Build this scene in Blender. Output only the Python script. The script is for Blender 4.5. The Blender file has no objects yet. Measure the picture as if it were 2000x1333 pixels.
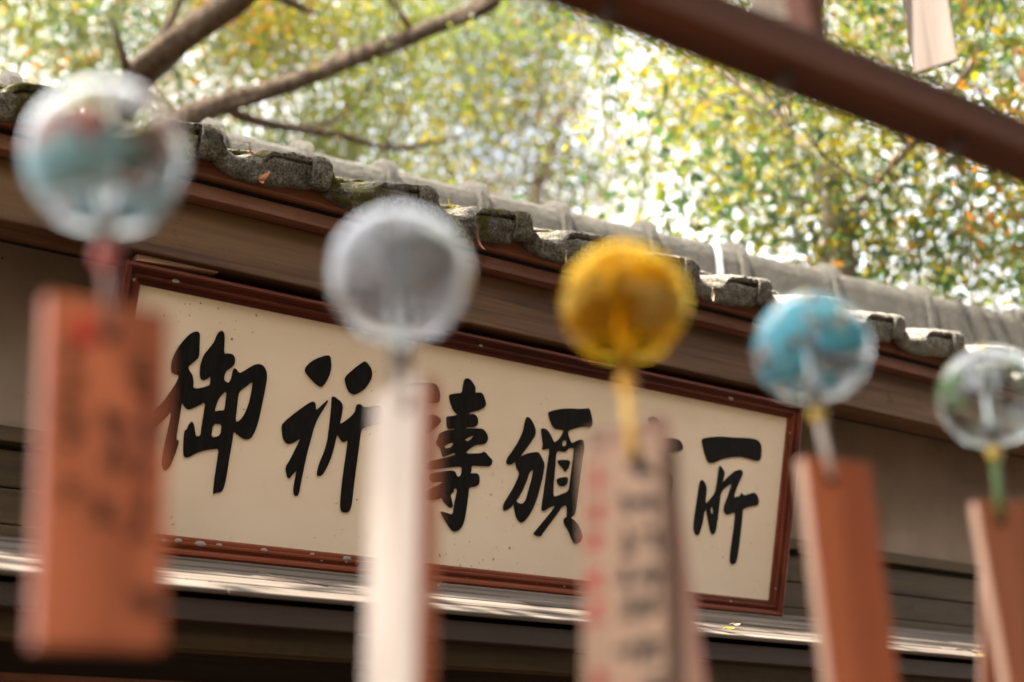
import bpy, bmesh, math, random
import numpy as np
from mathutils import Vector, Matrix, Quaternion, noise

random.seed(7)
rng = np.random.default_rng(7)
S = bpy.context.scene
COL = S.collection
R = math.radians

# ------------------------------------------------------------------ camera
# camera axes expressed in the building's frame: X along the eaves, Y into the hall, Z up
FPX, CX, CY = 3055.0, 1000.0, 666.5            # 55 mm lens on a 36 mm sensor, photo 2000 px wide
EX = np.array([4235.0, 914.0, FPX]); EX /= np.linalg.norm(EX)
UP = np.array([-550.0, -8800.0, FPX]); UP /= np.linalg.norm(UP); UP -= EX * (UP @ EX); UP /= np.linalg.norm(UP)
EY = np.cross(UP, EX)
B = np.array([EX, EY, UP])                      # rows: world axes in camera coords (x right, y down, z forward)
CAM_H = 1.62
CAM = np.array([0.0, 0.0, CAM_H])

cam = bpy.data.cameras.new('camera')
camo = bpy.data.objects.new('camera', cam); COL.objects.link(camo); S.camera = camo
right, down, fwd = B[:, 0], B[:, 1], B[:, 2]
camo.matrix_world = Matrix(((right[0], -down[0], -fwd[0], 0), (right[1], -down[1], -fwd[1], 0),
                            (right[2], -down[2], -fwd[2], CAM_H), (0, 0, 0, 1)))
cam.sensor_width = 36.0
cam.lens = FPX / 2000.0 * 36.0
cam.clip_start = 0.02; cam.clip_end = 2000.0
cam.dof.use_dof = True
cam.dof.focus_distance = 3.4
cam.dof.aperture_fstop = 2.25
cam.dof.aperture_blades = 0

# ------------------------------------------------------------------ light
SUN_DIR = Vector((-0.42, -0.105, 0.90)).normalized()
w = bpy.data.worlds.new('World'); S.world = w; w.use_nodes = True
nt = w.node_tree; nt.nodes.clear()
sky = nt.nodes.new('ShaderNodeTexSky'); sky.sky_type = 'NISHITA'; sky.sun_disc = False
sky.sun_elevation = math.asin(SUN_DIR.z)
sky.sun_rotation = math.atan2(SUN_DIR.x, SUN_DIR.y)
sky.air_density = 1.0; sky.dust_density = 7.0; sky.ozone_density = 1.0
bg = nt.nodes.new('ShaderNodeBackground'); bg.inputs['Strength'].default_value = 0.15
out = nt.nodes.new('ShaderNodeOutputWorld')
tcw = nt.nodes.new('ShaderNodeTexCoord')
cl = nt.nodes.new('ShaderNodeTexNoise'); cl.inputs['Scale'].default_value = 2.6; cl.inputs['Detail'].default_value = 6; cl.inputs['Roughness'].default_value = 0.6
nt.links.new(tcw.outputs['Generated'], cl.inputs['Vector'])
crp = nt.nodes.new('ShaderNodeValToRGB'); crp.color_ramp.elements[0].position = 0.28; crp.color_ramp.elements[1].position = 0.50
nt.links.new(cl.outputs['Fac'], crp.inputs[0])
cmx = nt.nodes.new('ShaderNodeMix'); cmx.data_type = 'RGBA'; cmx.inputs[7].default_value = (6.0, 6.0, 6.12, 1)      # bright thin cloud over most of the sky
nt.links.new(crp.outputs[0], cmx.inputs[0]); nt.links.new(sky.outputs[0], cmx.inputs[6])
nt.links.new(cmx.outputs[2], bg.inputs[0]); nt.links.new(bg.outputs[0], out.inputs[0])
sun = bpy.data.lights.new('sun', 'SUN'); sun.energy = 5.0; sun.angle = R(0.53); sun.color = (1.0, 0.93, 0.82)
suno = bpy.data.objects.new('sun', sun); COL.objects.link(suno)
suno.rotation_euler = SUN_DIR.to_track_quat('Z', 'Y').to_euler()
suno.location = (0, 0, 12)
S.view_settings.view_transform = 'Standard'; S.view_settings.look = 'None'
S.view_settings.gamma = 1.0; S.view_settings.exposure = 2.4
S.view_settings.use_curve_mapping = False
S.cycles.use_denoising = True
try: S.cycles.denoiser = 'OPENIMAGEDENOISE'
except Exception: pass
S.cycles.use_adaptive_sampling = False
S.cycles.denoising_input_passes = 'RGB_ALBEDO'; S.cycles.denoising_prefilter = 'ACCURATE'
S.cycles.max_bounces = 14; S.cycles.transmission_bounces = 12; S.cycles.transparent_max_bounces = 24
S.cycles.caustics_reflective = False; S.cycles.caustics_refractive = False
S.cycles.sample_clamp_indirect = 8.0

# ------------------------------------------------------------------ helpers
def ray(x, y):
    return B @ np.array([(x - CX) / FPX, (y - CY) / FPX, 1.0])
def on_y(x, y, Y):                # point of the vertical plane at depth Y seen at photo pixel x, y (used once, to measure the place)
    v = ray(x, y); return CAM + v * (Y / v[1])
def depth(P): return float((B.T @ (np.asarray(P) - CAM))[2])

def new_mat(name):
    m = bpy.data.materials.new(name); m.use_nodes = True
    n = m.node_tree; n.nodes.clear()
    o = n.nodes.new('ShaderNodeOutputMaterial')
    return m, n, o
def N(n, t, **k):
    x = n.nodes.new(t)
    for a, v in k.items():
        if a in x.inputs.keys(): x.inputs[a].default_value = v
        else: setattr(x, a, v)
    return x
def ramp(n, fac, stops):
    r = n.nodes.new('ShaderNodeValToRGB'); e = r.color_ramp.elements
    while len(e) < len(stops): e.new(0.5)
    for i, (p, c) in enumerate(stops):
        e[i].position = p; e[i].color = (*c, 1) if len(c) == 3 else c
    n.links.new(fac, r.inputs[0]); return r.outputs[0]
def mixc(n, fac, a, b, mode='MIX'):
    x = n.nodes.new('ShaderNodeMix'); x.data_type = 'RGBA'; x.blend_type = mode
    for s, v in ((x.inputs[0], fac), (x.inputs[6], a), (x.inputs[7], b)):
        if isinstance(v, (int, float)): s.default_value = v
        elif isinstance(v, tuple): s.default_value = (*v, 1) if len(v) == 3 else v
        else: n.links.new(v, s)
    return x.outputs[2]
def math_(n, op, a, b=0.0, clamp=False):
    x = n.nodes.new('ShaderNodeMath'); x.operation = op; x.use_clamp = clamp
    for s, v in ((x.inputs[0], a), (x.inputs[1], b)):
        if isinstance(v, (int, float)): s.default_value = v
        else: n.links.new(v, s)
    return x.outputs[0]
def coords(n, scale=(1, 1, 1), rot=(0, 0, 0), loc=(0, 0, 0), kind='Object'):
    t = n.nodes.new('ShaderNodeTexCoord'); m = n.nodes.new('ShaderNodeMapping')
    m.inputs['Scale'].default_value = scale; m.inputs['Rotation'].default_value = rot; m.inputs['Location'].default_value = loc
    n.links.new(t.outputs[kind], m.inputs[0]); return m.outputs[0]
def noise_t(n, vec, scale, detail=6, rough=0.6, dist=0.0):
    x = N(n, 'ShaderNodeTexNoise', Scale=scale, Detail=detail, Roughness=rough, Distortion=dist)
    n.links.new(vec, x.inputs['Vector']); return x.outputs['Fac']
def bump(n, h, strength=0.3, dist=0.005):
    b = N(n, 'ShaderNodeBump', Strength=strength, Distance=dist)
    n.links.new(h, b.inputs['Height']); return b.outputs[0]
def principled(n, o, color, rough=0.6, normal=None, spec=0.4, **k):
    p = n.nodes.new('ShaderNodeBsdfPrincipled')
    for s, v in (('Base Color', color), ('Roughness', rough)):
        if isinstance(v, (int, float)): p.inputs[s].default_value = v
        elif isinstance(v, tuple): p.inputs[s].default_value = (*v, 1)
        else: n.links.new(v, p.inputs[s])
    p.inputs['Specular IOR Level'].default_value = spec
    if normal is not None: n.links.new(normal, p.inputs['Normal'])
    for a, v in k.items(): p.inputs[a].default_value = v
    n.links.new(p.outputs[0], o.inputs[0]); return p

def wood(name, dark, mid, light, axis='X', scale=1.0, rough=0.6, spec=0.3, stain=None, grey=0.0, bstr=0.25):
    m, n, o = new_mat(name)
    st = {'X': (1.2, 26, 26), 'Z': (26, 26, 1.2), 'Y': (26, 1.2, 26)}[axis]
    v = coords(n, tuple(s * scale for s in st))
    oi = n.nodes.new('ShaderNodeObjectInfo')
    add = n.nodes.new('ShaderNodeVectorMath'); add.operation = 'ADD'
    sc = n.nodes.new('ShaderNodeVectorMath'); sc.operation = 'SCALE'; sc.inputs[0].default_value = (7.1, 13.3, 5.7)
    n.links.new(oi.outputs['Random'], sc.inputs['Scale']); n.links.new(v, add.inputs[0]); n.links.new(sc.outputs[0], add.inputs[1])
    f = noise_t(n, add.outputs[0], 1.6, 8, 0.62, 1.4)
    big = noise_t(n, coords(n, (3, 6, 6) if axis == 'X' else (6, 6, 3)), 1.0, 4, 0.6, 0.5)
    c = ramp(n, f, [(0.28, dark), (0.5, mid), (0.72, light)])
    c = mixc(n, math_(n, 'MULTIPLY', big, 0.6), c, mid)
    blot = noise_t(n, add.outputs[0], 0.35, 5, 0.6, 0.8)
    c = mixc(n, ramp(n, blot, [(0.42, (0, 0, 0)), (0.66, (0.75, 0.75, 0.75))]), c, tuple(x * 1.35 for x in light))
    c = mixc(n, ramp(n, blot, [(0.30, (0.7, 0.7, 0.7)), (0.46, (0, 0, 0))]), c, dark)
    if stain:
        sp = noise_t(n, coords(n, (1, 1, 1)), 9.0, 8, 0.7)
        c = mixc(n, ramp(n, sp, [(0.56, (0, 0, 0)), (0.72, (1, 1, 1))]), c, stain)
    sp2 = noise_t(n, coords(n, (1, 1, 1)), 150.0, 2, 0.5)
    c = mixc(n, math_(n, 'MULTIPLY', ramp(n, sp2, [(0.70, (0, 0, 0)), (0.76, (1, 1, 1))]), 0.55), c, tuple(x * 0.25 for x in dark))
    principled(n, o, c, rough, bump(n, f, bstr, 0.003), spec)
    return m

def mesh_obj(name, verts, faces, mat, parent=None, smooth=False, mats=None, fm=None, origin=None):
    """one mesh object; verts in world metres, or relative to origin when that is given"""
    me = bpy.data.meshes.new(name)
    org = Vector(origin) if origin is not None else (Vector(parent['_org']) if parent is not None and '_org' in parent else Vector((0, 0, 0)))
    me.from_pydata([tuple(Vector(v) - org) for v in verts], [], faces)
    for m in (mats or [mat]): me.materials.append(m)
    if fm is not None: me.polygons.foreach_set('material_index', fm)
    if smooth: me.polygons.foreach_set('use_smooth', [True] * len(me.polygons))
    bm = bmesh.new(); bm.from_mesh(me); bmesh.ops.recalc_face_normals(bm, faces=bm.faces); bm.to_mesh(me); bm.free()
    o = bpy.data.objects.new(name, me); COL.objects.link(o)
    if parent is not None:
        o.parent = parent
        base = Vector(parent['_org']) if '_org' in parent else Vector((0, 0, 0))
        o.location = org - base
    else: o.location = org
    o['_org'] = tuple(org)
    return o
def thing(name, label, cat, loc=(0, 0, 0), group=None):
    o = bpy.data.objects.new(name, None); COL.objects.link(o); o.location = loc; o['_org'] = tuple(loc)
    o.empty_display_size = 0.1
    o['label'] = label; o['category'] = cat
    if group: o['group'] = group
    return o
def tag(o, label, cat, group=None):
    o['label'] = label; o['category'] = cat
    if group: o['group'] = group
    return o
def box_geo(x0, x1, y0, y1, z0, z1):
    v = [(x0, y0, z0), (x1, y0, z0), (x1, y1, z0), (x0, y1, z0), (x0, y0, z1), (x1, y0, z1), (x1, y1, z1), (x0, y1, z1)]
    f = [(0, 3, 2, 1), (4, 5, 6, 7), (0, 1, 5, 4), (1, 2, 6, 5), (2, 3, 7, 6), (3, 0, 4, 7)]
    return v, f
def bevel(o, wd=0.003, seg=2):
    bm = bmesh.new(); bm.from_mesh(o.data)
    bmesh.ops.bevel(bm, geom=list(bm.edges), offset=wd, segments=seg, affect='EDGES', profile=0.5)
    bm.to_mesh(o.data); bm.free()
def box(name, x0, x1, y0, y1, z0, z1, mat, parent=None, bev=0.003, org=None):
    v, f = box_geo(x0, x1, y0, y1, z0, z1)
    o = mesh_obj(name, v, f, mat, parent, origin=org)
    if bev: bevel(o, bev)
    return o
def frame_box(name, c, ax, ay, az, sx, sy, sz, mat, parent=None, bev=0.002, mats=None, fm=None):
    """box of size sx, sy, sz centred on c along the axes ax, ay, az"""
    c, ax, ay, az = Vector(c), Vector(ax), Vector(ay), Vector(az)
    v = []
    for k in (-.5, .5):
        for (i, j) in ((-.5, -.5), (.5, -.5), (.5, .5), (-.5, .5)):
            v.append(c + ax * (i * sx) + ay * (j * sy) + az * (k * sz))
    f = [(0, 3, 2, 1), (4, 5, 6, 7), (0, 1, 5, 4), (1, 2, 6, 5), (2, 3, 7, 6), (3, 0, 4, 7)]
    o = mesh_obj(name, v, f, mat, parent, mats=mats, fm=fm)
    if bev: bevel(o, bev)
    return o
def tube_geo(pts, radii, seg=10, wob=0.0):
    pts = [Vector(p) for p in pts]; v = []; f = []
    prev = None
    for i, p in enumerate(pts):
        d = (pts[min(i + 1, len(pts) - 1)] - pts[max(i - 1, 0)]).normalized()
        if prev is None:
            a = d.orthogonal().normalized()
        else:
            a = (prev - d * prev.dot(d)).normalized()
        prev = a; b = d.cross(a)
        for k in range(seg):
            t = 2 * math.pi * k / seg
            rr = radii[i]
            if wob: rr *= 1 + wob * noise.noise(p * 3.1 + Vector((math.cos(t), math.sin(t), 0)) * 1.3)
            v.append(p + (a * math.cos(t) + b * math.sin(t)) * rr)
    for i in range(len(pts) - 1):
        for k in range(seg):
            f.append((i * seg + k, i * seg + (k + 1) % seg, (i + 1) * seg + (k + 1) % seg, (i + 1) * seg + k))
    f.append(tuple(range(seg - 1, -1, -1))); f.append(tuple(range((len(pts) - 1) * seg, len(pts) * seg)))
    return v, f
def smooth_path(pts, n=6):
    pts = [Vector(p) for p in pts]; o = []
    P = [pts[0] * 2 - pts[1]] + pts + [pts[-1] * 2 - pts[-2]]
    for i in range(1, len(P) - 2):
        for k in range(n):
            t = k / n
            a, b, c, d = P[i - 1], P[i], P[i + 1], P[i + 2]
            o.append(0.5 * ((2 * b) + (c - a) * t + (2 * a - 5 * b + 4 * c - d) * t * t + (3 * b - a - 3 * c + d) * t ** 3))
    o.append(pts[-1]); return o
def tube(name, pts, radii, mat, parent=None, seg=10, wob=0.0, sm=0):
    if sm:
        n0 = len(pts); pts = smooth_path(pts, sm)
        radii = list(np.interp(np.linspace(0, n0 - 1, len(pts)), range(n0), radii))
    v, f = tube_geo(pts, radii, seg, wob)
    return mesh_obj(name, v, f, mat, parent, smooth=True)
def lathe_geo(prof, c, seg=40):
    v = []; f = []
    for r, z in prof:
        for k in range(seg):
            t = 2 * math.pi * k / seg; v.append((c[0] + r * math.cos(t), c[1] + r * math.sin(t), c[2] + z))
    for i in range(len(prof) - 1):
        for k in range(seg):
            f.append((i * seg + k, i * seg + (k + 1) % seg, (i + 1) * seg + (k + 1) % seg, (i + 1) * seg + k))
    return v, f
def join_geo(parts):
    V = []; F = []
    for v, f in parts:
        o = len(V); V += list(v); F += [tuple(i + o for i in q) for q in f]
    return V, F

# ------------------------------------------------------------------ materials
M_beam = wood('weathered_eave_wood', (0.026, 0.009, 0.004), (0.085, 0.037, 0.015), (0.128, 0.067, 0.028), 'X', 1.0, 0.6, 0.25, stain=(0.05, 0.022, 0.012))
M_fascia = wood('reddish_fascia_wood', (0.06, 0.018, 0.010), (0.14, 0.050, 0.028), (0.20, 0.088, 0.052), 'X', 1.0, 0.6, 0.3, stain=(0.08, 0.03, 0.018))
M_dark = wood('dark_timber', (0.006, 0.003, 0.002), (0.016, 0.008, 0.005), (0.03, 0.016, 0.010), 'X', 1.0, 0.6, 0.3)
M_plank = wood('wall_plank_wood', (0.02, 0.012, 0.006), (0.05, 0.031, 0.015), (0.08, 0.053, 0.027), 'X', 0.8, 0.65, 0.25, stain=(0.035, 0.02, 0.012))
M_canopy = wood('greyed_canopy_board', (0.05, 0.039, 0.031), (0.088, 0.071, 0.058), (0.125, 0.104, 0.088), 'X', 1.0, 0.95, 0.04, stain=(0.10, 0.075, 0.06))
M_frame = wood('lacquered_red_frame', (0.022, 0.004, 0.002), (0.075, 0.0135, 0.005), (0.13, 0.029, 0.0105), 'X', 1.0, 0.42, 0.15, bstr=0.08)
M_framez = wood('lacquered_red_frame_upright', (0.022, 0.004, 0.002), (0.075, 0.0135, 0.005), (0.13, 0.029, 0.0105), 'Z', 1.0, 0.42, 0.15, bstr=0.08)
M_rack = wood('rack_red_brown_paint', (0.03, 0.009, 0.005), (0.08, 0.024, 0.0125), (0.125, 0.042, 0.02), 'X', 1.0, 0.6, 0.2)
M_black = new_mat('black_gap')[0]; principled(M_black.node_tree, M_black.node_tree.nodes[0], (0.012, 0.01, 0.009), 0.8)

def mat_plaster():
    m, n, o = new_mat('aged_plaster')
    a = noise_t(n, coords(n), 3.0, 8, 0.6); b = noise_t(n, coords(n), 60.0, 4, 0.6)
    c = ramp(n, a, [(0.3, (0.19, 0.135, 0.10)), (0.55, (0.29, 0.213, 0.163)), (0.75, (0.35, 0.265, 0.205))])
    sp = noise_t(n, coords(n), 95.0, 2, 0.5)
    c = mixc(n, ramp(n, sp, [(0.71, (0, 0, 0)), (0.75, (1, 1, 1))]), c, (0.06, 0.035, 0.025))
    principled(n, o, c, 0.85, bump(n, b, 0.2, 0.002), 0.2); return m
M_plaster = mat_plaster()

def mat_tile(name, moss, k=1.0, litk=.35, grey=0.0):
    m, n, o = new_mat(name)
    v = coords(n)
    oi = n.nodes.new('ShaderNodeObjectInfo')
    off = n.nodes.new('ShaderNodeVectorMath'); off.operation = 'SCALE'; off.inputs[0].default_value = (3.1, 5.3, 7.7)
    n.links.new(oi.outputs['Random'], off.inputs['Scale'])
    add = n.nodes.new('ShaderNodeVectorMath'); add.operation = 'ADD'; n.links.new(v, add.inputs[0]); n.links.new(off.outputs[0], add.inputs[1])
    v = add.outputs[0]
    a = noise_t(n, v, 14, 8, 0.65); fine = noise_t(n, v, 170, 5, 0.7); mid = noise_t(n, v, 48, 5, 0.6)
    c = ramp(n, a, [(0.3, (0.075 * k, 0.065 * k, 0.052 * k)), (0.5, (0.16 * k, 0.143 * k, 0.118 * k)), (0.72, (0.28 * k, 0.256 * k, 0.22 * k))])
    c = mixc(n, ramp(n, fine, [(0.38, (0.9, 0.9, 0.9)), (0.56, (0, 0, 0))]), c, (0.045, 0.038, 0.029))
    c = mixc(n, ramp(n, fine, [(0.58, (0, 0, 0)), (0.70, (0.8, 0.8, 0.8))]), c, (0.40, 0.37, 0.32))
    c = mixc(n, grey, c, (0.12, 0.113, 0.098))
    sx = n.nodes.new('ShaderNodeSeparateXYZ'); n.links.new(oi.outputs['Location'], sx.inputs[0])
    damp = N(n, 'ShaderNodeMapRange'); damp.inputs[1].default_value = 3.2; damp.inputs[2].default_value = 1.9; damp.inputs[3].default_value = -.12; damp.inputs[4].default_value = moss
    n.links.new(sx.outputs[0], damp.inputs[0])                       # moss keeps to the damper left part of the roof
    gz = n.nodes.new('ShaderNodeNewGeometry'); sz = n.nodes.new('ShaderNodeSeparateXYZ'); n.links.new(gz.outputs['Normal'], sz.inputs[0])
    up_ = math_(n, 'MULTIPLY', sz.outputs[2], .07)
    mv = math_(n, 'ADD', math_(n, 'ADD', noise_t(n, v, 9, 6, 0.7), damp.outputs[0]), up_)
    ms = ramp(n, mv, [(0.60, (0, 0, 0)), (0.70, (1, 1, 1))])
    dry = N(n, 'ShaderNodeMapRange'); dry.inputs[1].default_value = 2.3; dry.inputs[2].default_value = 3.6; dry.inputs[4].default_value = litk
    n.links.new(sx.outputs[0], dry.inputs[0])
    c = mixc(n, dry.outputs[0], c, (0.34, 0.315, 0.27))                # bare tiles to the right, lightened in colour in place of sun there
    c = mixc(n, ms, c, mixc(n, fine, (0.022, 0.021, 0.004), (0.12, 0.105, 0.02)))
    h = math_(n, 'ADD', math_(n, 'MULTIPLY', fine, 0.7), math_(n, 'MULTIPLY', mid, 1.0))
    principled(n, o, c, 0.95, bump(n, h, 1.0, 0.016), 0.1); return m
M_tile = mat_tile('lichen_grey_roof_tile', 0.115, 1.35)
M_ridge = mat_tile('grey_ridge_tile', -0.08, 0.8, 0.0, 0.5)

def mat_panel():
    m, n, o = new_mat('cream_painted_panel')
    a = noise_t(n, coords(n), 2.2, 4, 0.5); sp = noise_t(n, coords(n), 120, 2, 0.4); sp2 = noise_t(n, coords(n), 34, 3, 0.5)
    c = ramp(n, a, [(0.35, (0.74, 0.58, 0.43)), (0.65, (0.83, 0.675, 0.52))])
    c = mixc(n, math_(n, 'MULTIPLY', ramp(n, sp, [(0.70, (0, 0, 0)), (0.75, (0.9, 0.9, 0.9))]), ramp(n, noise_t(n, coords(n), 7.0, 3, 0.6), [(0.5, (0, 0, 0)), (0.62, (1, 1, 1))])), c, (0.17, 0.095, 0.045))
    c = mixc(n, ramp(n, sp2, [(0.70, (0, 0, 0)), (0.8, (0.35, 0.35, 0.35))]), c, (0.25, 0.16, 0.09))
    grime = noise_t(n, coords(n, (1, 1, 3.0)), 5.0, 6, 0.6)
    c = mixc(n, math_(n, 'MULTIPLY', grime, 0.16), c, (0.30, 0.22, 0.12))
    principled(n, o, c, 0.38, bump(n, a, 0.05, 0.002), 0.2); return m
M_panel = mat_panel()
def mat_ink():
    m, n, o = new_mat('black_brush_paint')
    f = noise_t(n, coords(n, (70, 14, 8)), 1.0, 4, 0.6, 1.5)
    c = ramp(n, f, [(0.45, (0.004, 0.0035, 0.003)), (0.75, (0.012, 0.0105, 0.009))])
    principled(n, o, c, 0.5, bump(n, f, 0.12, 0.001), 0.12); return m
M_ink = mat_ink()

def mat_leaf(name, col, tcol, k=0.5):
    m, n, o = new_mat(name)
    oi = noise_t(n, coords(n), 1.3, 3, 0.6)
    c = mixc(n, oi, tuple(x * 0.6 for x in col), tuple(min(1, x * 1.35) for x in col))
    d = n.nodes.new('ShaderNodeBsdfDiffuse'); n.links.new(c, d.inputs[0])
    t = n.nodes.new('ShaderNodeBsdfTranslucent'); t.inputs[0].default_value = (*tcol, 1)
    g = N(n, 'ShaderNodeBsdfGlossy', Roughness=0.5); g.inputs[0].default_value = (1, 1, 1, 1)
    mx = n.nodes.new('ShaderNodeMixShader'); mx.inputs[0].default_value = k
    n.links.new(d.outputs[0], mx.inputs[1]); n.links.new(t.outputs[0], mx.inputs[2])
    m2 = n.nodes.new('ShaderNodeMixShader'); m2.inputs[0].default_value = 0.03
    n.links.new(mx.outputs[0], m2.inputs[1]); n.links.new(g.outputs[0], m2.inputs[2]); n.links.new(m2.outputs[0], o.inputs[0])
    return m
LEAFM = [mat_leaf('olive_leaf', (0.06, 0.07, 0.013), (0.18, 0.215, 0.02)), mat_leaf('yellow_leaf', (0.125, 0.11, 0.014), (0.33, 0.265, 0.016)),
         mat_leaf('orange_leaf', (0.12, 0.058, 0.012), (0.38, 0.155, 0.014)), mat_leaf('deep_green_leaf', (0.03, 0.052, 0.022), (0.06, 0.12, 0.035))]
def mat_bark(name, a, b):
    m, n, o = new_mat(name)
    f = noise_t(n, coords(n, (1, 1, 0.4)), 22, 8, 0.65); g = noise_t(n, coords(n), 3.5, 4, 0.5)
    c = mixc(n, ramp(n, f, [(0.35, (0, 0, 0)), (0.65, (1, 1, 1))]), a, b)
    c = mixc(n, math_(n, 'MULTIPLY', g, 0.6), c, tuple(x * 0.5 for x in a))
    principled(n, o, c, 0.9, bump(n, f, 0.6, 0.02), 0.1); return m
M_bark = mat_bark('brown_bark', (0.035, 0.023, 0.015), (0.13, 0.095, 0.065))
M_bark2 = mat_bark('pale_bark', (0.20, 0.155, 0.115), (0.48, 0.39, 0.30))

def simple(name, col, rough=0.6, spec=0.4, var=0.0, **k):
    m, n, o = new_mat(name)
    if var:
        f = noise_t(n, coords(n), 40, 5, 0.6)
        c = mixc(n, f, tuple(x * (1 - var) for x in col), tuple(min(1, x * (1 + var)) for x in col))
    else: c = col
    principled(n, o, c, rough, None, spec, **k); return m

# ------------------------------------------------------------------ ground
def build_ground():
    m, n, o = new_mat('darkened_earth_and_gravel')
    a = noise_t(n, coords(n), 1.2, 6, 0.6); b = noise_t(n, coords(n), 70, 5, 0.7)
    c = ramp(n, a, [(0.3, (0.05, 0.035, 0.022)), (0.7, (0.08, 0.058, 0.038))])  # earth colour darkened to cut the sunlight bounced upward
    c = mixc(n, math_(n, 'MULTIPLY', b, 0.5), c, (0.06, 0.045, 0.03))
    principled(n, o, c, 0.9, bump(n, b, 0.6, 0.02), 0.2)
    k = 24; L = 900.0
    xs = sorted([-L, -200, -60, L, 200, 60] + list(np.linspace(-24, 24, k)))
    v = [(x, y, 0.02 * noise.noise(Vector((x * .3, y * .3, 0))) - (0.03 if abs(x) < 30 and abs(y) < 30 else 0)) for y in xs for x in xs]
    nn = len(xs)
    f = [(j * nn + i, j * nn + i + 1, (j + 1) * nn + i + 1, (j + 1) * nn + i) for j in range(nn - 1) for i in range(nn - 1)]
    g = mesh_obj('ground', v, f, m); g['kind'] = 'structure'
build_ground()

# ------------------------------------------------------------------ the hall
H0 = CAM_H
Y_EAVE = 2.675; Y_WALL = 2.995
X0, X1 = 0.16, 6.10
SLOPE = R(22.8)
hall = thing('shrine_hall', 'low timber shrine hall with mossy tiled eaves behind the hanging chimes', 'building', (3.0, 3.6, 0.0))

def z_at(px, py, Y): return float(on_y(px, py, Y)[2])
Z_GAP = H0 + 1.459                                  # dark joint between the two fascia boards
Z_EAVE = H0 + 1.515                                 # reference height of the eave tiles

box('fascia_board', X0, X1, Y_EAVE + .040, Y_EAVE + .085, Z_GAP + .006, Z_GAP + .05, M_fascia, hall, .002, (0, Y_EAVE, Z_GAP))
box('fascia_joint', X0, X1, Y_EAVE + .066, Y_EAVE + .09, Z_GAP - .010, Z_GAP + .006, M_black, hall, 0, (0, Y_EAVE, Z_GAP))
box('fascia_board', X0, X1, Y_EAVE + .052, Y_EAVE + .09, Z_GAP - .042, Z_GAP - .010, M_fascia, hall, .002, (0, Y_EAVE, Z_GAP - .2))
Z_BB = H0 + 1.283
box('eave_beam', X0, X1, Y_EAVE + .085, Y_EAVE + .175, Z_BB, Z_GAP - .042, M_beam, hall, .004, (0, Y_EAVE, Z_BB))
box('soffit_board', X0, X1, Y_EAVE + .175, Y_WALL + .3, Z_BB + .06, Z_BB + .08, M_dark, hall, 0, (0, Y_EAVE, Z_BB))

# wall: plaster above, rail, planks
Z_PL = H0 + 0.945
for i, (a, b) in enumerate(((X0, X1),)):
    box('plaster_wall', a, b, Y_WALL, Y_WALL + .08, Z_PL, Z_BB + .06, M_plaster, hall, 0, (0, Y_WALL, Z_PL))
box('wall_rail', X0, X1, Y_WALL - .018, Y_WALL + .06, Z_PL - .032, Z_PL, M_plank, hall, .002, (0, Y_WALL, Z_PL))
box('wall_joint', X0, X1, Y_WALL + .012, Y_WALL + .06, Z_PL - .045, Z_PL - .032, M_black, hall, 0, (0, Y_WALL, Z_PL))
zz = Z_PL - .045
for r, h in enumerate((.078, .074, .076, .08)):
    cuts = [X0, X0 + 1.5 + .37 * r, X0 + 3.4 - .4 * r, X1]
    for a, b in zip(cuts[:-1], cuts[1:]):
        o = box('wall_plank', a + .001, b - .001, Y_WALL - .002 + .002 * (r % 2), Y_WALL + .05, zz - h + .002, zz, M_plank, hall, .003, (a, Y_WALL, zz))
    zz -= h

# slanting board canopy under the sign
CAN_A = R(20.8); CS = math.tan(CAN_A)
CP = np.array([0.0, 2.93, H0 + 0.706])               # a point of its top face, where the sign stands
def can_z(Y): return CP[2] + CS * (Y - CP[1])
Y_CF = 2.565
nb = 5; bw = (Y_WALL - Y_CF) / nb
ca, sa = math.cos(CAN_A), math.sin(CAN_A)
for i in range(nb):
    y0 = Y_CF + i * bw
    cuts = [X0 - .02, X0 + 1.15 + .83 * ((i * 2) % 3), X0 + 3.3 + .6 * ((i * 2 + 1) % 3), X1 + .02]
    for a, b in zip(cuts[:-1], cuts[1:]):
        jit = random.uniform(-.0012, .0012)
        L = bw / ca
        c = Vector(((a + b) / 2, y0 + bw / 2, can_z(y0 + bw / 2) - .008 + jit))
        tilt = CAN_A - R(1.3)
        o = frame_box('canopy_board', c, (1, 0, 0), (0, math.cos(tilt), math.sin(tilt)), (0, -math.sin(tilt), math.cos(tilt)),
                      b - a - .002, L - .003, .011, M_canopy, hall, .003)
zf = can_z(Y_CF)
box('canopy_fascia', X0, X1, Y_CF + .012, Y_CF + .045, zf - .062, zf - .02, M_dark, hall, .003, (0, Y_CF, zf))
for a, b in zip((X0, X0 + 1.05, X0 + 2.28, X0 + 3.9), (X0 + 1.05, X0 + 2.28, X0 + 3.9, X1)):
    box('canopy_beam', a + .001, b - .001, Y_CF + .05, Y_CF + .10, zf - .105, zf - .05, M_plank, hall, .003, (a, Y_CF, zf))
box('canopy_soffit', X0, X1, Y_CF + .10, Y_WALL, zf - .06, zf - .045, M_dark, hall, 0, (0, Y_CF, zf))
box('lintel', X0, X1, Y_CF + .19, Y_CF + .25, zf - .155, zf - .142, M_fascia, hall, .002, (0, Y_CF, zf))
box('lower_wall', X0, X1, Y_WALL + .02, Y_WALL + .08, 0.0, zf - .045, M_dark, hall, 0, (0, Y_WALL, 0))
for xx in (X0, 1.95, 3.95, X1 - .1):
    box('post', xx, xx + .1, Y_WALL - .06, Y_WALL + .02, 0.0, zf - .06, M_dark, hall, .004, (xx, Y_WALL, 0))
box('side_wall', X0, X0 + .06, Y_WALL + .08, 4.65, 0, Z_BB + .06, M_plaster, hall, 0, (X0, Y_WALL, 0))
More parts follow.
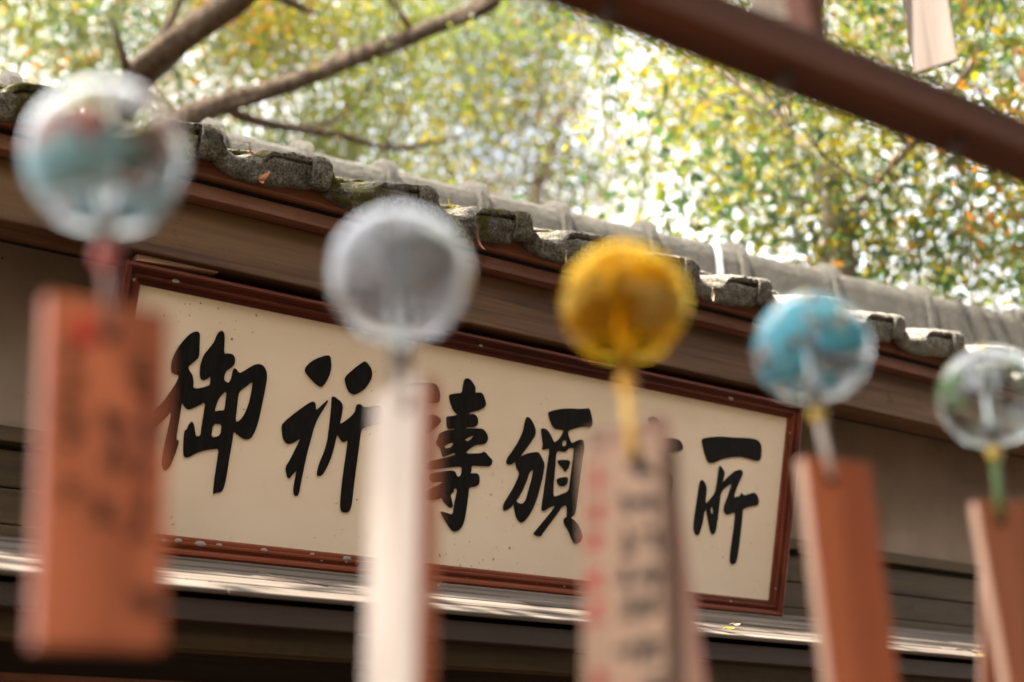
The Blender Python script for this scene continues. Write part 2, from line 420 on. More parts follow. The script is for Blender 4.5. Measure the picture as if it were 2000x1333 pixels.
box('side_wall', X1 - .06, X1, Y_WALL + .08, 4.65, 0, Z_BB + .06, M_plaster, hall, 0, (X1, Y_WALL, 0))
box('back_wall', X0, X1, 4.65, 4.73, 0, Z_BB + .06, M_plaster, hall, 0, (X0, 4.65, 0))

# ---- roof tiles
PROF = [(-.135, .014), (-.120, .027), (-.07, .034), (-.022, .039), (0, .042), (.016, .038), (.027, .026), (.043, .004), (.065, -.008), (.092, -.009), (.115, -.003), (.15, .013), (.20, .017), (.252, .018)]
PU = np.array([p[0] for p in PROF]); PH = np.array([p[1] for p in PROF])
def tile_mesh(name, lip, seed):
    L = 0.30
    us = sorted(set(list(np.linspace(-.135, .252, 78)) + [-.0225, -.0215, .0235, .0245]))
    V = []; F = []
    rows = []
    for u in us:
        h = float(np.interp(u, PU, PH))
        th = .015
        if lip:
            if u < -.022: l = h - .019; lb = .012
            elif u < .024: l = -.030; lb = .03
            else:
                l = float(np.interp(u, [.024, .045, .075, .11, .16, .21, .252], [-.034, -.046, -.055, -.057, -.053, -.046, -.040])); lb = .024
            fr = -.011 if -.022 <= u < .024 else 0.0
        else:
            l = h - .018; lb = .01; fr = 0.0
        loop = [(L, h), (L * .75, h), (L * .5, h), (.10, h), (.075, h), (.055, h + .001), (.04, h + .001), (.028, h), (.018, h), (fr + .004, h - .002), (fr - .001, h - .008), (fr - .002, h * .75 + l * .25), (fr - .002, h * .6 + l * .4), (fr - .002, (h + l) * .5), (fr - .002, h * .35 + l * .65), (fr - .001, h * .2 + l * .8), (fr, l + .004), (fr + .004, l), (lb, l)]
        if lip: loop += [(lb + .004, min(l + .006, h - th)), (lb + .012, h - th), (L, h - th)]
        else: loop += [(L * .5, h - th), (L, h - th)]
        rows.append(len(V)); nl = len(loop)
        for (vv, nn) in loop:
            p = Vector((u, vv, nn))
            q = p * 26 + Vector((seed * 7.3, seed * 3.1, 0)); q2 = p * 85 + Vector((seed * 5.3, 1, 0))
            am = .0034 if vv < .1 else .0018; fi = 1.0 if vv < .12 else .5
            V.append(p + Vector((noise.noise(q + Vector((9, 0, 0))) * am * .6, noise.noise(q) * am + (noise.noise(q2) * .0034 + noise.noise(q2 * 2.3) * .0024) * fi, noise.noise(q + Vector((0, 5, 0))) * am + (noise.noise(q2 + Vector((3, 0, 0))) * .0022 + noise.noise(q2 * 2.3 + Vector((4, 0, 0))) * .0018) * fi)))
    for i in range(len(us) - 1):
        a, b = rows[i], rows[i + 1]
        for k in range(nl):
            F.append((a + k, a + (k + 1) % nl, b + (k + 1) % nl, b + k))
    F.append(tuple(range(rows[0], rows[0] + nl))); F.append(tuple(range(rows[-1] + nl - 1, rows[-1] - 1, -1)))
    me = bpy.data.meshes.new(name); me.from_pydata([tuple(v) for v in V], [], F)
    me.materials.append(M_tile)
    me.polygons.foreach_set('use_smooth', [True] * len(F))
    bm = bmesh.new(); bm.from_mesh(me); bmesh.ops.recalc_face_normals(bm, faces=bm.faces); bm.to_mesh(me); bm.free()
    return me
EAVE_ME = [tile_mesh('eave_tile', True, s) for s in range(5)]
PAN_ME = [tile_mesh('roof_tile', False, s + 9) for s in range(3)]
PITCH = 0.272; XB = 1.297
horg = Vector(hall['_org'])
cols = range(-4, 18)
for r in range(6):
    for i in cols:
        x = XB + PITCH * i
        if x < X0 - .05 or x > X1: continue
        s = r * .222
        rg = random.Random(i * 31 + r)
        P = Vector((x + rg.uniform(-.004, .004), Y_EAVE + s * math.cos(SLOPE), Z_EAVE + s * math.sin(SLOPE) + .0075 * (r > 0) + rg.uniform(-.003, .003)))
        me = EAVE_ME[i % 5] if r == 0 else PAN_ME[(i + r) % 3]
        o = bpy.data.objects.new('eave_tile' if r == 0 else 'roof_tile', me); COL.objects.link(o)
        o.parent = hall; o.location = P - horg
        o.rotation_euler = (SLOPE - R(4.8 if r else 3.5) + R(rg.uniform(-.8, .8)), R(rg.uniform(-.8, .8)), R(rg.uniform(-.7, .7)))
# roof deck beneath the tiles, and the far slope
def slab(name, y0, z0, y1, z1, t, mat):
    v = []
    for x in (X0, X1):
        v += [(x, y0, z0), (x, y1, z1), (x, y1, z1 - t), (x, y0, z0 - t)]
    f = [(0, 1, 2, 3), (7, 6, 5, 4), (0, 4, 5, 1), (1, 5, 6, 2), (2, 6, 7, 3), (3, 7, 4, 0)]
    return mesh_obj(name, v, f, mat, hall, origin=(X0, y0, z0))
tS = math.tan(SLOPE)
Y_R = 3.78; Z_R = Z_EAVE + tS * (Y_R - Y_EAVE)
slab('roof_deck', Y_EAVE + .05, Z_EAVE + tS * .05 - .032, Y_R, Z_R - .032, .02, M_dark)
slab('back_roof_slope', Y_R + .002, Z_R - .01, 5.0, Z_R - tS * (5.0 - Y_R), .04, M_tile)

# ---- ridge: long capping tiles, each with a raised collar
def ridge_prof(wd, h):
    pts = [(-wd, 0)]
    pts += [(-wd, h * .66)]
    for k in range(9):
        t = math.pi * (1 - k / 8)
        pts.append((wd * math.cos(t) * .98, h * .72 + h * .28 * math.sin(t)))
    pts += [(wd, h * .66), (wd, 0)]
    return pts
def ridge_piece(name, xa, xb, za, zb, wd, h, mat, seed):
    pr = ridge_prof(wd, h); V = []; F = []; n = 12; m = len(pr)
    for i in range(n + 1):
        t = i / n; x = xa + (xb - xa) * t; z = za + (zb - za) * t
        e = 0.006 if i in (0, n) else 0
        for (y, hh) in pr:
            s = 1 - e / wd
            q = Vector((x, y, hh)) * 14 + Vector((seed, 0, 0))
            d = noise.noise(q) * .0022 + noise.noise(q * 4) * .0012
            V.append((x, Y_R + y * (s + d / wd), z + hh * s + d))
    for i in range(n):
        for k in range(m - 1): F.append((i * m + k, i * m + k + 1, (i + 1) * m + k + 1, (i + 1) * m + k))
        F.append((i * m + m - 1, i * m, (i + 1) * m, (i + 1) * m + m - 1))
    F.append(tuple(range(m))); F.append(tuple(range((n + 1) * m - 1, n * m - 1, -1)))
    return mesh_obj(name, V, F, mat, hall, smooth=False, origin=((xa + xb) / 2, Y_R, za))
def ridge_top(x):
    p0 = on_y(540, 278, Y_R - .03); p1 = on_y(1950, 606, Y_R - .03)
    return p0[2] + (p1[2] - p0[2]) * (x - p0[0]) / (p1[0] - p0[0])
RH = 0.22
cx = [float(on_y(px, py, Y_R)[0]) for px, py in ((745, 335), (920, 374), (1080, 408), (1250, 455), (1425, 492), (1605, 537), (1785, 574), (1975, 609))]
cx = [cx[0] - .3 * k for k in range(7, 0, -1) if cx[0] - .3 * k > X0] + cx
edges = [X0] + cx + [X1]
for i, (a, b) in enumerate(zip(edges[:-1], edges[1:])):
    ridge_piece('ridge_tile', a + .012, b - .012, ridge_top(a) - RH, ridge_top(b) - RH, .075, RH, M_ridge, i * 3.3)
for i, a in enumerate(cx):
    ridge_piece('ridge_collar', a - .026, a + .014, ridge_top(a) - RH - .002, ridge_top(a) - RH - .002,     .086, RH + .034, M_ridge, i * 5.1 + 1)
zb = min(ridge_top(X0), ridge_top(X1)) - RH
ZBASE = Z_R - .06
v = []
for x in (X0, X1):
    zt = ridge_top(x) - RH + .004
    v += [(x, Y_R - .11, ZBASE), (x, Y_R + .11, ZBASE), (x, Y_R + .10, zt), (x, Y_R - .10, zt)]
mesh_obj('ridge_base', v, [(0, 1, 2, 3), (7, 6, 5, 4), (0, 4, 5, 1), (1, 5, 6, 2), (2, 6, 7, 3), (3, 7, 4, 0)], M_ridge, hall, origin=(X0, Y_R, ZBASE))
# thin bright metal strap over the ridge
xs = float(on_y(1412, 515, Y_R - .1)[0])
M_metal = simple('bare_metal', (0.62, 0.62, 0.62), 0.4, 0.5, 0.1)
pr = ridge_prof(.083, RH + .006); V = []; F = []
for k, (y, hh) in enumerate(pr):
    z = ridge_top(xs) - RH + hh
    V += [(xs - .017, Y_R + y, z), (xs + .017, Y_R + y, z)]
for k in range(len(pr) - 1): F.append((2 * k, 2 * k + 1, 2 * k + 3, 2 * k + 2))
st = mesh_obj('metal_strap', V, F, M_metal, hall, origin=(xs, Y_R, ridge_top(xs)))
st['label'] = 'narrow bright metal strap bent over the ridge'

# ------------------------------------------------------------------ signboard
TA = R(15.8)
ES = Vector((0, -math.sin(TA), math.cos(TA))); EN = Vector((0, -math.cos(TA), -math.sin(TA)))   # up the sign, out of the sign
EXV = Vector((1, 0, 0))
S_TL = Vector(on_y(272, 549, 2.80))
def on_sign(x, y, h=0.0):
    v = Vector(ray(x, y)); c = Vector(CAM); base = S_TL + EN * h
    return c + v * ((base - c).dot(EN) / v.dot(EN))
SW, SH = 1.905, 0.508
S_C = S_TL + EXV * (SW / 2) - ES * (SH / 2)
sign = thing('signboard', 'long framed signboard with six black brush characters leaning forward under the eaves', 'sign', S_C)
frame_box('panel', S_C - EN * .008, EXV, ES, EN, SW + .01, SH + .01, .014, M_panel, sign, 0)
frame_box('backing_board', S_C - EN * .025, EXV, ES, EN, SW + .06, SH + .06, .016, M_dark, sign, 0)
FP = [(0, -.03), (0, .014), (.003, .019), (.008, .021), (.013, .019), (.015, .013), (.018, .011), (.027, .014), (.031, .013), (.033, .007), (.036, .0065), (.040, .005), (.043, .001), (.043, -.008)]
FWD = .043
def frame_rail(corner_a, corner_b, inward, mat):
    d = (corner_b - corner_a).normalized(); V = []; F = []; m = len(FP)
    for (c, s) in ((corner_a, 1), (corner_b, -1)):
        for (wi, h) in FP:
            V.append(c + inward * wi + d * (s * wi) + EN * h)
    for k in range(m - 1): F.append((k, k + 1, m + k + 1, m + k))
    F.append((m - 1, 0, m, 2 * m - 1)); F.append(tuple(range(m))); F.append(tuple(range(2 * m - 1, m - 1, -1)))
    return mesh_obj('frame_rail', V, F, mat, sign, origin=(corner_a + corner_b) / 2)
hw, hh = SW / 2 + FWD - .003, SH / 2 + FWD - .003
ht = SH / 2 + .036
cTL, cTR = S_C - EXV * hw + ES * ht, S_C + EXV * hw + ES * ht
cBL, cBR = S_C - EXV * hw - ES * hh, S_C + EXV * hw - ES * hh
frame_rail(cTL, cTR, -ES, M_frame); frame_rail(cBL, cBR, ES, M_frame)
frame_rail(cTL, cBL, EXV, M_framez); frame_rail(cTR, cBR, -EXV, M_framez)

xa, xb_ = float(on_y(262, 515, 2.79)[0]), float(on_y(420, 535, 2.79)[0])
zt = Z_BB - .0015
v = [(xa, 2.775, zt - .014), (xb_, 2.775, zt - .002), (xb_, 2.80, zt - .002), (xa, 2.80, zt - .014), (xa, 2.775, zt), (xb_, 2.775, zt), (xb_, 2.80, zt), (xa, 2.80, zt)]
M_shim = wood('pale_shim_wood', (0.30, 0.16, 0.11), (0.42, 0.25, 0.17), (0.5, 0.32, 0.23))
mesh_obj('wood_shim', v, [(0, 3, 2, 1), (4, 5, 6, 7), (0, 1, 5, 4), (1, 2, 6, 5), (2, 3, 7, 6), (3, 0, 4, 7)], M_shim, hall, origin=(xa, 2.775, zt))
# brush characters, traced stroke outlines (crop x0, y0, scale)
ZA = (280, 600, 2.9615); ZB = (780, 680, 3.1727); ZC = (1200, 780, 3.3325)
GLYPHS = [
 (ZA, [[(300,142),(318,142),(327,158),(324,230),(322,290),(300,312),(258,345),(265,368),(283,392),(290,430),(287,466),(310,472),(345,466),(384,452),(389,420),(386,402),(365,418),(345,425),(330,415),(325,385),(330,330),(350,275),(385,235),(410,200),(430,150),(452,136),(465,145),(470,180),(465,272),(490,268),(518,275),(530,295),(528,330),(510,350),(480,368),(468,395),(467,425),(490,440),(505,425),(520,355),(535,357),(548,375),(560,382),(590,365),(630,340),(660,329),(690,335),(710,365),(715,405),(705,470),(685,570),(665,660),(645,720),(625,755),(605,767),(580,765),(550,745),(520,718),(515,770),(500,850),(485,950),(470,1030),(455,1065),(435,1075),(420,1073),(408,1083),(403,1075),(410,1000),(425,900),(437,820),(400,822),(340,832),(295,850),(265,868),(245,872),(232,860),(230,820),(234,745),(240,712),(250,710),(262,680),(280,660),(292,680),(298,720),(303,750),(330,745),(335,700),(345,640),(360,548),(310,575),(265,594),(248,590),(235,575),(222,553),(215,600),(200,690),(188,770),(205,770),(200,800),(180,860),(155,920),(130,947),(115,940),(106,905),(115,840),(140,720),(165,600),(130,640),(90,680),(50,712),(30,718),(20,690),(30,640),(60,598),(110,555),(150,500),(190,440),(208,395),(185,390),(165,380),(160,350),(165,310),(190,250),(230,195),(270,155)],
       [(632,430),(600,455),(553,490),(545,540),(530,668),(560,655),(585,620),(610,560),(625,490)],
       [(482,485),(455,505),(435,530),(420,570),(410,605),(440,598),(468,600),(475,550)],
       [(402,677),(455,677),(445,745),(390,757)]]),
 (ZA, [[(1070,278),(1082,290),(1088,350),(1070,410),(1042,455),(1025,464),(1000,450),(960,410),(932,372),(940,345),(970,315),(1020,290)],
       [(1275,315),(1290,318),(1315,350),(1324,385),(1315,425),(1280,475),(1235,503),(1215,508),(1190,495),(1175,465),(1163,415),(1175,395),(1220,355)],
       [(980,545),(995,555),(998,600),(1030,570),(1070,533),(1060,560),(1010,640),(985,700),(970,760),(950,830),(930,920),(910,1020),(900,1075),(890,1093),(875,1093),(867,1075),(868,1040),(880,980),(886,945),(870,960),(850,985),(840,994),(830,980),(820,930),(850,880),(885,810),(910,758),(870,785),(840,794),(820,785),(805,755),(798,685),(825,655),(880,610),(950,560)],
       [(1090,516),(1110,522),(1145,550),(1153,575),(1148,620),(1135,680),(1160,665),(1200,635),(1225,605),(1230,575),(1240,562),(1255,562),(1275,580),(1310,578),(1350,568),(1375,575),(1390,610),(1395,650),(1385,675),(1340,682),(1290,695),(1262,708),(1255,740),(1245,820),(1230,930),(1215,1050),(1205,1140),(1195,1175),(1180,1190),(1155,1190),(1140,1175),(1137,1140),(1145,1050),(1160,930),(1175,830),(1182,768),(1160,782),(1145,778),(1120,735),(1110,780),(1090,860),(1065,920),(1040,965),(1025,978),(1008,978),(1002,965),(1015,910),(1045,840),(1065,770),(1075,690),(1085,600)]]),
 (ZB, [[(415,187),(435,192),(455,215),(472,245),(468,278),(505,275),(520,290),(537,340),(530,365),(500,385),(432,402),(430,410),(465,410),(480,425),(489,455),(480,480),(460,492),(418,492),(410,500),(450,498),(515,500),(540,525),(550,560),(540,585),(520,598),(470,602),(440,620),(405,655),(510,653),(520,642),(535,648),(550,670),(578,695),(570,725),(555,735),(500,732),(445,728),(445,765),(435,778),(480,775),(493,790),(497,825),(490,850),(460,862),(430,866),(428,900),(415,1000),(405,1060),(390,1105),(365,1132),(340,1140),(320,1128),(300,1100),(270,1050),(250,1012),(290,1020),(330,1035),(340,960),(360,875),(335,872),(338,890),(315,910),(325,950),(332,980),(320,993),(300,985),(270,950),(262,928),(235,938),(205,943),(170,945),(150,930),(160,890),(235,850),(275,832),(240,830),(200,835),(180,810),(190,780),(225,772),(270,765),(320,758),(345,765),(355,790),(360,800),(383,790),(388,735),(340,738),(280,745),(215,752),(170,755),(160,735),(180,705),(240,690),(300,678),(350,660),(340,650),(300,665),(270,677),(262,660),(255,625),(228,600),(225,585),(240,555),(245,530),(290,512),(345,505),(340,498),(310,505),(295,500),(288,425),(330,422),(365,415),(345,400),(330,380),(315,340),(305,290),(350,282),(388,278),(392,240),(400,200)],
       [(465,542),(435,550),(402,570),(420,578),(440,570)],
       [(335,585),(300,595),(275,610),(285,622),(305,620),(330,605)],
       [(40,215),(215,218),(238,240),(252,290),(246,338),(180,345),(80,330),(30,280)],
       [(60,420),(150,425),(200,410),(240,425),(258,450),(245,475),(190,520),(150,560),(138,640),(140,900),(125,950),(100,945),(90,900),(95,620),(60,640),(30,620),(70,560),(110,500),(60,480)]]),
 (ZB, [[(790,425),(810,435),(832,470),(846,515),(840,545),(800,605),(765,650),(750,672),(800,652),(850,643),(868,652),(885,685),(900,720),(890,790),(870,870),(850,940),(825,1000),(795,1050),(768,1078),(752,1084),(735,1070),(720,1040),(705,962),(695,985),(665,1005),(648,1008),(641,995),(645,965),(680,910),(715,850),(740,790),(742,770),(725,745),(718,715),(722,700),(695,722),(672,724),(662,712),(664,690),(695,645),(735,585),(765,520),(778,455)],
       [(830,750),(805,770),(790,820),(760,890),(735,930),(722,952),(745,965),(765,965),(785,940),(800,880),(820,810)],
       [(920,400),(945,390),(1000,378),(1060,375),(1120,378),(1165,375),(1175,373),(1185,400),(1195,445),(1195,480),(1180,495),(1150,488),(1110,492),(1070,505),(1045,513),(1047,545),(1060,580),(1070,592),(1100,575),(1130,567),(1142,580),(1147,620),(1135,700),(1120,800),(1105,920),(1095,1000),(1085,1035),(1060,1052),(1080,1065),(1110,1095),(1130,1140),(1137,1170),(1125,1200),(1095,1215),(1080,1210),(1065,1180),(1045,1130),(1020,1090),(1017,1060),(1028,1050),(1037,1050),(1038,972),(1005,985),(970,1040),(930,1090),(890,1145),(875,1167),(850,1165),(828,1152),(850,1125),(900,1065),(945,1010),(968,977),(935,985),(900,1008),(885,1012),(880,1000),(885,960),(900,850),(915,740),(932,625),(915,625),(882,633),(890,600),(885,560),(876,510),(885,498),(905,500),(930,525),(945,555),(960,588),(985,570),(1010,535),(1018,510),(985,505),(960,500),(945,480),(930,440)],
       [(972,640),(965,740),(955,850),(953,922),(985,915),(1020,900),(1050,885),(1060,800),(1075,700),(1083,620),(1050,620),(1035,638),(1020,646),(1000,640)],
       [(978,700),(1000,693),(1050,695),(1057,710),(1045,750),(1025,770),(1015,750),(990,725)],
       [(972,815),(1000,802),(1045,800),(1042,840),(1020,858),(995,858),(980,840)],
       [(1010,575),(1036,572),(1034,605),(1008,610)]]),
 (ZC, [[(215,130),(245,114),(275,124),(296,160),(302,215),(300,256),(380,254),(425,268),(444,300),(443,328),(415,341),(350,352),(300,372),(270,420),(255,470),(330,470),(375,500),(372,560),(360,660),(330,740),(290,760),(280,720),(300,640),(310,560),(250,560),(235,700),(230,900),(200,930),(180,900),(185,700),(180,575),(140,590),(130,720),(90,740),(70,700),(85,560),(100,510),(170,480),(195,400),(100,420),(70,450),(40,430),(50,380),(120,330),(200,290),(225,240),(240,190)]]),
 (ZC, [[(565,260),(610,248),(690,243),(780,250),(880,253),(930,265),(953,290),(957,330),(955,380),(940,402),(920,403),(870,388),(820,375),(760,378),(700,390),(650,412),(625,418),(605,408),(585,350)],
       [(565,525),(580,530),(598,565),(600,600),(592,660),(596,680),(620,655),(655,610),(668,540),(680,440),(690,432),(705,455),(718,478),(712,510),(702,545),(740,505),(780,470),(815,458),(832,465),(835,490),(815,530),(790,590),(775,640),(800,635),(815,632),(828,608),(840,628),(870,620),(905,607),(925,620),(940,655),(938,680),(925,693),(880,698),(845,712),(835,720),(830,790),(815,920),(800,1030),(790,1065),(770,1077),(755,1070),(750,1050),(758,970),(775,850),(788,738),(765,740),(740,752),(722,748),(710,725),(715,690),(735,640),(755,580),(765,550),(735,565),(705,590),(690,620),(685,670),(675,760),(662,840),(655,870),(640,882),(625,870),(615,820),(600,740),(596,705),(585,740),(570,820),(555,870),(540,890),(522,875),(513,840),(520,770),(540,640),(552,550)],
       [(632,695),(625,715),(628,740),(640,750),(643,720)]]),
]
def glyph(zone, loops):
    cu = bpy.data.curves.new('character', 'CURVE'); cu.dimensions = '2D'; cu.fill_mode = 'BOTH'; cu.extrude = .0008
    for lp in loops:
        pts = []
        for (x, y) in lp:
            P = on_sign(zone[0] + x / zone[2], zone[1] + y / zone[2]) - S_C
            pts.append((P.dot(EXV), P.dot(ES)))
        # one round of corner cutting softens the traced outline like a brush edge
        q = []
        for i in range(len(pts)):
            a, b = np.array(pts[i]), np.array(pts[(i + 1) % len(pts)])
            q += [tuple(a * .8 + b * .2), tuple(a * .2 + b * .8)]
        sp = cu.splines.new('POLY'); sp.points.add(len(q) - 1); sp.use_cyclic_u = True
        for p, (u, v) in zip(sp.points, q): p.co = (u, v, 0, 1)
    tmp = bpy.data.objects.new('tmp', cu); COL.objects.link(tmp)
    dg = bpy.context.evaluated_depsgraph_get()
    me = bpy.data.meshes.new_from_object(tmp.evaluated_get(dg)); me.name = 'character'
    bpy.data.objects.remove(tmp); bpy.data.curves.remove(cu)
    me.materials.clear(); me.materials.append(M_ink)
    o = bpy.data.objects.new('character', me); COL.objects.link(o)
    rot = Matrix((EXV, ES, EXV.cross(ES))).transposed().to_4x4()
    o.parent = sign; o.matrix_local = Matrix.Translation(EN * .0004) @ rot
    o.location = EN * .0004
    return o
for z, l in GLYPHS: glyph(z, l)
# dried pale insect cocoons / flaked spots on the frame
def blobs(name, spots, mat, parent):
    V = []; F = []
    for (P, r, sq) in spots:
        v, f = lathe_geo([(r * math.sin(t), r * .45 * math.cos(t)) for t in np.linspace(0.05, math.pi / 2, 5)], (0, 0, 0), 9)
        o = len(V)
        for p in v:
            p = Vector(p); k = 1 + .3 * noise.noise(p * 400 + Vector((o, 0, 0)))
            V.append(Vector(P) + EXV * (p.x * sq * k) + ES * (p.y * k) + EN * p.z)
        F += [tuple(i + o for i in q) for q in f]
    o = mesh_obj(name, V, F, mat, parent, smooth=True); o['kind'] = 'stuff'; return o
M_chip = simple('pale_flaked_paint', (0.25, 0.225, 0.19), 0.8, 0.2, 0.4)
sp = []
for (x, y, r, s) in ((348, 1057, .0055, 1.6), (392, 1063, .0065, 2.0), (320, 1056, .004, 2), (428, 1065, .0035, 2), (516, 1075, .005, 1.8), (610, 1083, .0035, 1.5), (677, 1092, .006, 1.8), (343, 550, .0055, 1.8), (262, 547, .004, .9), (939, 676, .004, 1.5), (1427, 779, .006, 1.8), (1543, 846, .003, 1), (1427, 1176, .004, 1.4), (1515, 1150, .003, 1), (772, 633, .002, 1)):
    sp.append((on_sign(x, y, .012), r, s))
rr = random.Random(3)
for k in range(16):
    t = rr.random(); x = 330 + 1150 * t; y = 1063 + .112 * (x - 330) + rr.uniform(-4, 10)
    sp.append((on_sign(x, y, .014), rr.uniform(.0008, .0020), rr.uniform(1, 2.2)))
blobs('paint_flakes', sp, M_chip, sign)

# ------------------------------------------------------------------ chime rack
Y_CH = 0.82; KC = 1.28          # chimes about 10 cm across
ra = on_y(1700, 250, Y_CH + .0255)         # lower front edge of the rail
Z_RL = float(ra[2])
RS = 0.050; RZ = 0.039
rack = thing('chime_rack', 'red brown timber rack whose rail crosses the top right corner above the chimes', 'rack', (0.9, Y_CH, 0))
box('rail', -1.2, 3.3, Y_CH - RS / 2, Y_CH + RS / 2, Z_RL, Z_RL + RZ, M_rack, rack, .002, (0, Y_CH, Z_RL))
Z_UP = Z_RL + .96
box('rail', -1.2, 3.3, Y_CH - RS / 2, Y_CH + RS / 2, Z_UP, Z_UP + RZ, M_rack, rack, .002, (0, Y_CH, Z_UP))
M_hook = simple('dark_iron', (0.03, 0.025, 0.022), 0.5, 0.4)
for (px, py) in ((207, 305), (780, 535), (1220, 590), (1585, 680), (1935, 775)):
    x = float(on_y(px, py, Y_CH)[0])
    tube('screw_hook', [(x, Y_CH - .012, Z_RL - .0004), (x, Y_CH - .012, Z_RL - .008), (x, Y_CH - .004, Z_RL - .014), (x, Y_CH + .006, Z_RL - .014), (x, Y_CH + .012, Z_RL - .006)], [.0028, .0028, .0024, .0024, .002], M_hook, rack, 8, 0, 3)
xu = float(on_y(1577, 40, Y_CH)[0])
for k in (-2, -1, 0, 1, 2):
    x = xu + k * .8
    if x < -1.1: continue
    box('upright', x - .012, x + .012, Y_CH - .014, Y_CH + .014, Z_RL + RZ + .0005, Z_UP - .0005, M_rack, rack, .0015, (x, Y_CH, Z_RL))
for x in (-1.2, 3.24):
    box('post', x, x + .06, Y_CH + RS / 2 + .001, Y_CH + .085, 0, Z_UP + .1, M_rack, rack, .003, (x, Y_CH, 0))
Y_B2 = 1.25
box('back_rail', -1.2, 3.3, Y_B2 - RS / 2, Y_B2 + RS / 2, Z_UP, Z_UP + RZ, M_rack, rack, .002, (0, Y_B2, Z_UP))
for x in (-1.2, 3.24):
    box('cross_piece', x, x + .06, Y_CH + .086, Y_B2 - RS / 2 - .001, Z_UP, Z_UP + RZ, M_rack, rack, .002, (x, Y_B2, Z_UP))
    box('post', x, x + .06, Y_B2 + RS / 2 + .001, Y_B2 + .085, 0, Z_UP + .1, M_rack, rack, .003, (x, Y_B2, 0))

# ------------------------------------------------------------------ wind chimes
RB = 0.0485
def mat_glass(name, tint, paints=(), haze=0.03, rim=(0.92, 0.94, 0.94)):
    """thin blown glass: clear at the middle, brightened by colour towards the rim for gathered sky light, with painted areas; object coords, bowl radius = 1 unit"""
    m, n, o = new_mat(name)
    lw = N(n, 'ShaderNodeLayerWeight', Blend=0.5)
    gl = N(n, 'ShaderNodeBsdfGlass', Roughness=0.0, IOR=1.38); gl.inputs['Color'].default_value = (*tint, 1)
    mx = gl
    df = n.nodes.new('ShaderNodeBsdfDiffuse'); tl = n.nodes.new('ShaderNodeBsdfTranslucent')
    df.inputs[0].default_value = (*rim, 1); tl.inputs[0].default_value = (*rim, 1)
    ad = n.nodes.new('ShaderNodeMixShader'); ad.inputs[0].default_value = 0.5
    n.links.new(df.outputs[0], ad.inputs[1]); n.links.new(tl.outputs[0], ad.inputs[2])
    facing = math_(n, 'POWER', lw.outputs['Facing'], 3.0)
    hz = math_(n, 'ADD', math_(n, 'MULTIPLY', facing, 0.05), haze, True)  # rim colour mixed in where refracted sky light would brighten the edge
    m2 = n.nodes.new('ShaderNodeMixShader'); n.links.new(hz, m2.inputs[0])
    n.links.new(mx.outputs[0], m2.inputs[1]); n.links.new(ad.outputs[0], m2.inputs[2])
    cur = m2.outputs[0]
    v = coords(n, (1 / RB,) * 3)
    sep = n.nodes.new('ShaderNodeSeparateXYZ'); n.links.new(v, sep.inputs[0])
    for i, (col, z0, z1, sc, thr, op) in enumerate(paints):
        nz = noise_t(n, coords(n, (1 / RB,) * 3, loc=(i * 3.7, i * 1.9, i * 5.1)), sc, 2, 0.4)
        msk = ramp(n, nz, [(thr, (0, 0, 0)), (thr + .04, (1, 1, 1))])
        mr1 = N(n, 'ShaderNodeMapRange'); mr1.inputs[1].default_value = z0 - .06; mr1.inputs[2].default_value = z0 + .06
        n.links.new(sep.outputs[2], mr1.inputs[0])
        mr2 = N(n, 'ShaderNodeMapRange'); mr2.inputs[1].default_value = z1 + .06; mr2.inputs[2].default_value = z1 - .06
        n.links.new(sep.outputs[2], mr2.inputs[0])
        k = math_(n, 'MULTIPLY', math_(n, 'MULTIPLY', mr1.outputs[0], mr2.outputs[0]), msk)
        k = math_(n, 'MULTIPLY', k, op)
        d2 = n.nodes.new('ShaderNodeBsdfDiffuse'); d2.inputs[0].default_value = (*col, 1)
        t2 = n.nodes.new('ShaderNodeBsdfTranslucent'); t2.inputs[0].default_value = (*col, 1)
        a2 = n.nodes.new('ShaderNodeMixShader'); a2.inputs[0].default_value = 0.5
        n.links.new(d2.outputs[0], a2.inputs[1]); n.links.new(t2.outputs[0], a2.inputs[2])
        m3 = n.nodes.new('ShaderNodeMixShader'); n.links.new(k, m3.inputs[0]); n.links.new(cur, m3.inputs[1]); n.links.new(a2.outputs[0], m3.inputs[2])
        cur = m3.outputs[0]
    n.links.new(cur, o.inputs[0]); return m

def bowl_profile():
    out_, in_ = [], []
    for t in np.linspace(R(7), R(137), 44):
        fl = 0.93 if t < math.pi / 2 else 1.0
        out_.append((RB * math.sin(t), RB * fl * math.cos(t)))
    th = .0012
    for (r, z) in reversed(out_):
        k = 1 - th / RB; in_.append((max(r * k, .003), z * k))
    lip = [(out_[-1][0] + .0004, out_[-1][1] - .0009), (out_[-1][0] - .0008, out_[-1][1] - .0012)]
    return out_ + lip + in_
BP = bowl_profile()
def plaque(parent, T, Bm, width, thick, yaw, m_face, m_edge, mark=None, name='plaque', hole=None):
    T, Bm = Vector(T), Vector(Bm); width *= KC; thick *= KC
    dn = (Bm - T).normalized(); L = (Bm - T).length
    toc = Vector(CAM) - T; toc.z = 0; toc.normalize()
    nrm = Matrix.Rotation(yaw, 3, 'Z') @ toc
    wd = (-dn).cross(nrm).normalized()            # to the right as seen from the camera
    nrm = wd.cross(-dn).normalized()
    c = (T + Bm) / 2
    o = frame_box(name, c, wd, -dn, nrm, width, L, thick, m_face, parent, 0, mats=[m_face, m_edge], fm=[0, 0, 1, 1, 1, 1])
    bevel(o, .0012, 2)
    if mark: mark(o, c, wd, -dn, nrm, width, L, thick)
    if hole is not None:
        q = hole - c
        strokes(o, 'cord_hole', c, wd, -dn, nrm, thick + .0006, [(q.dot(wd), q.dot(-dn), .0048, .0075, 0)], M_hole)
    return o
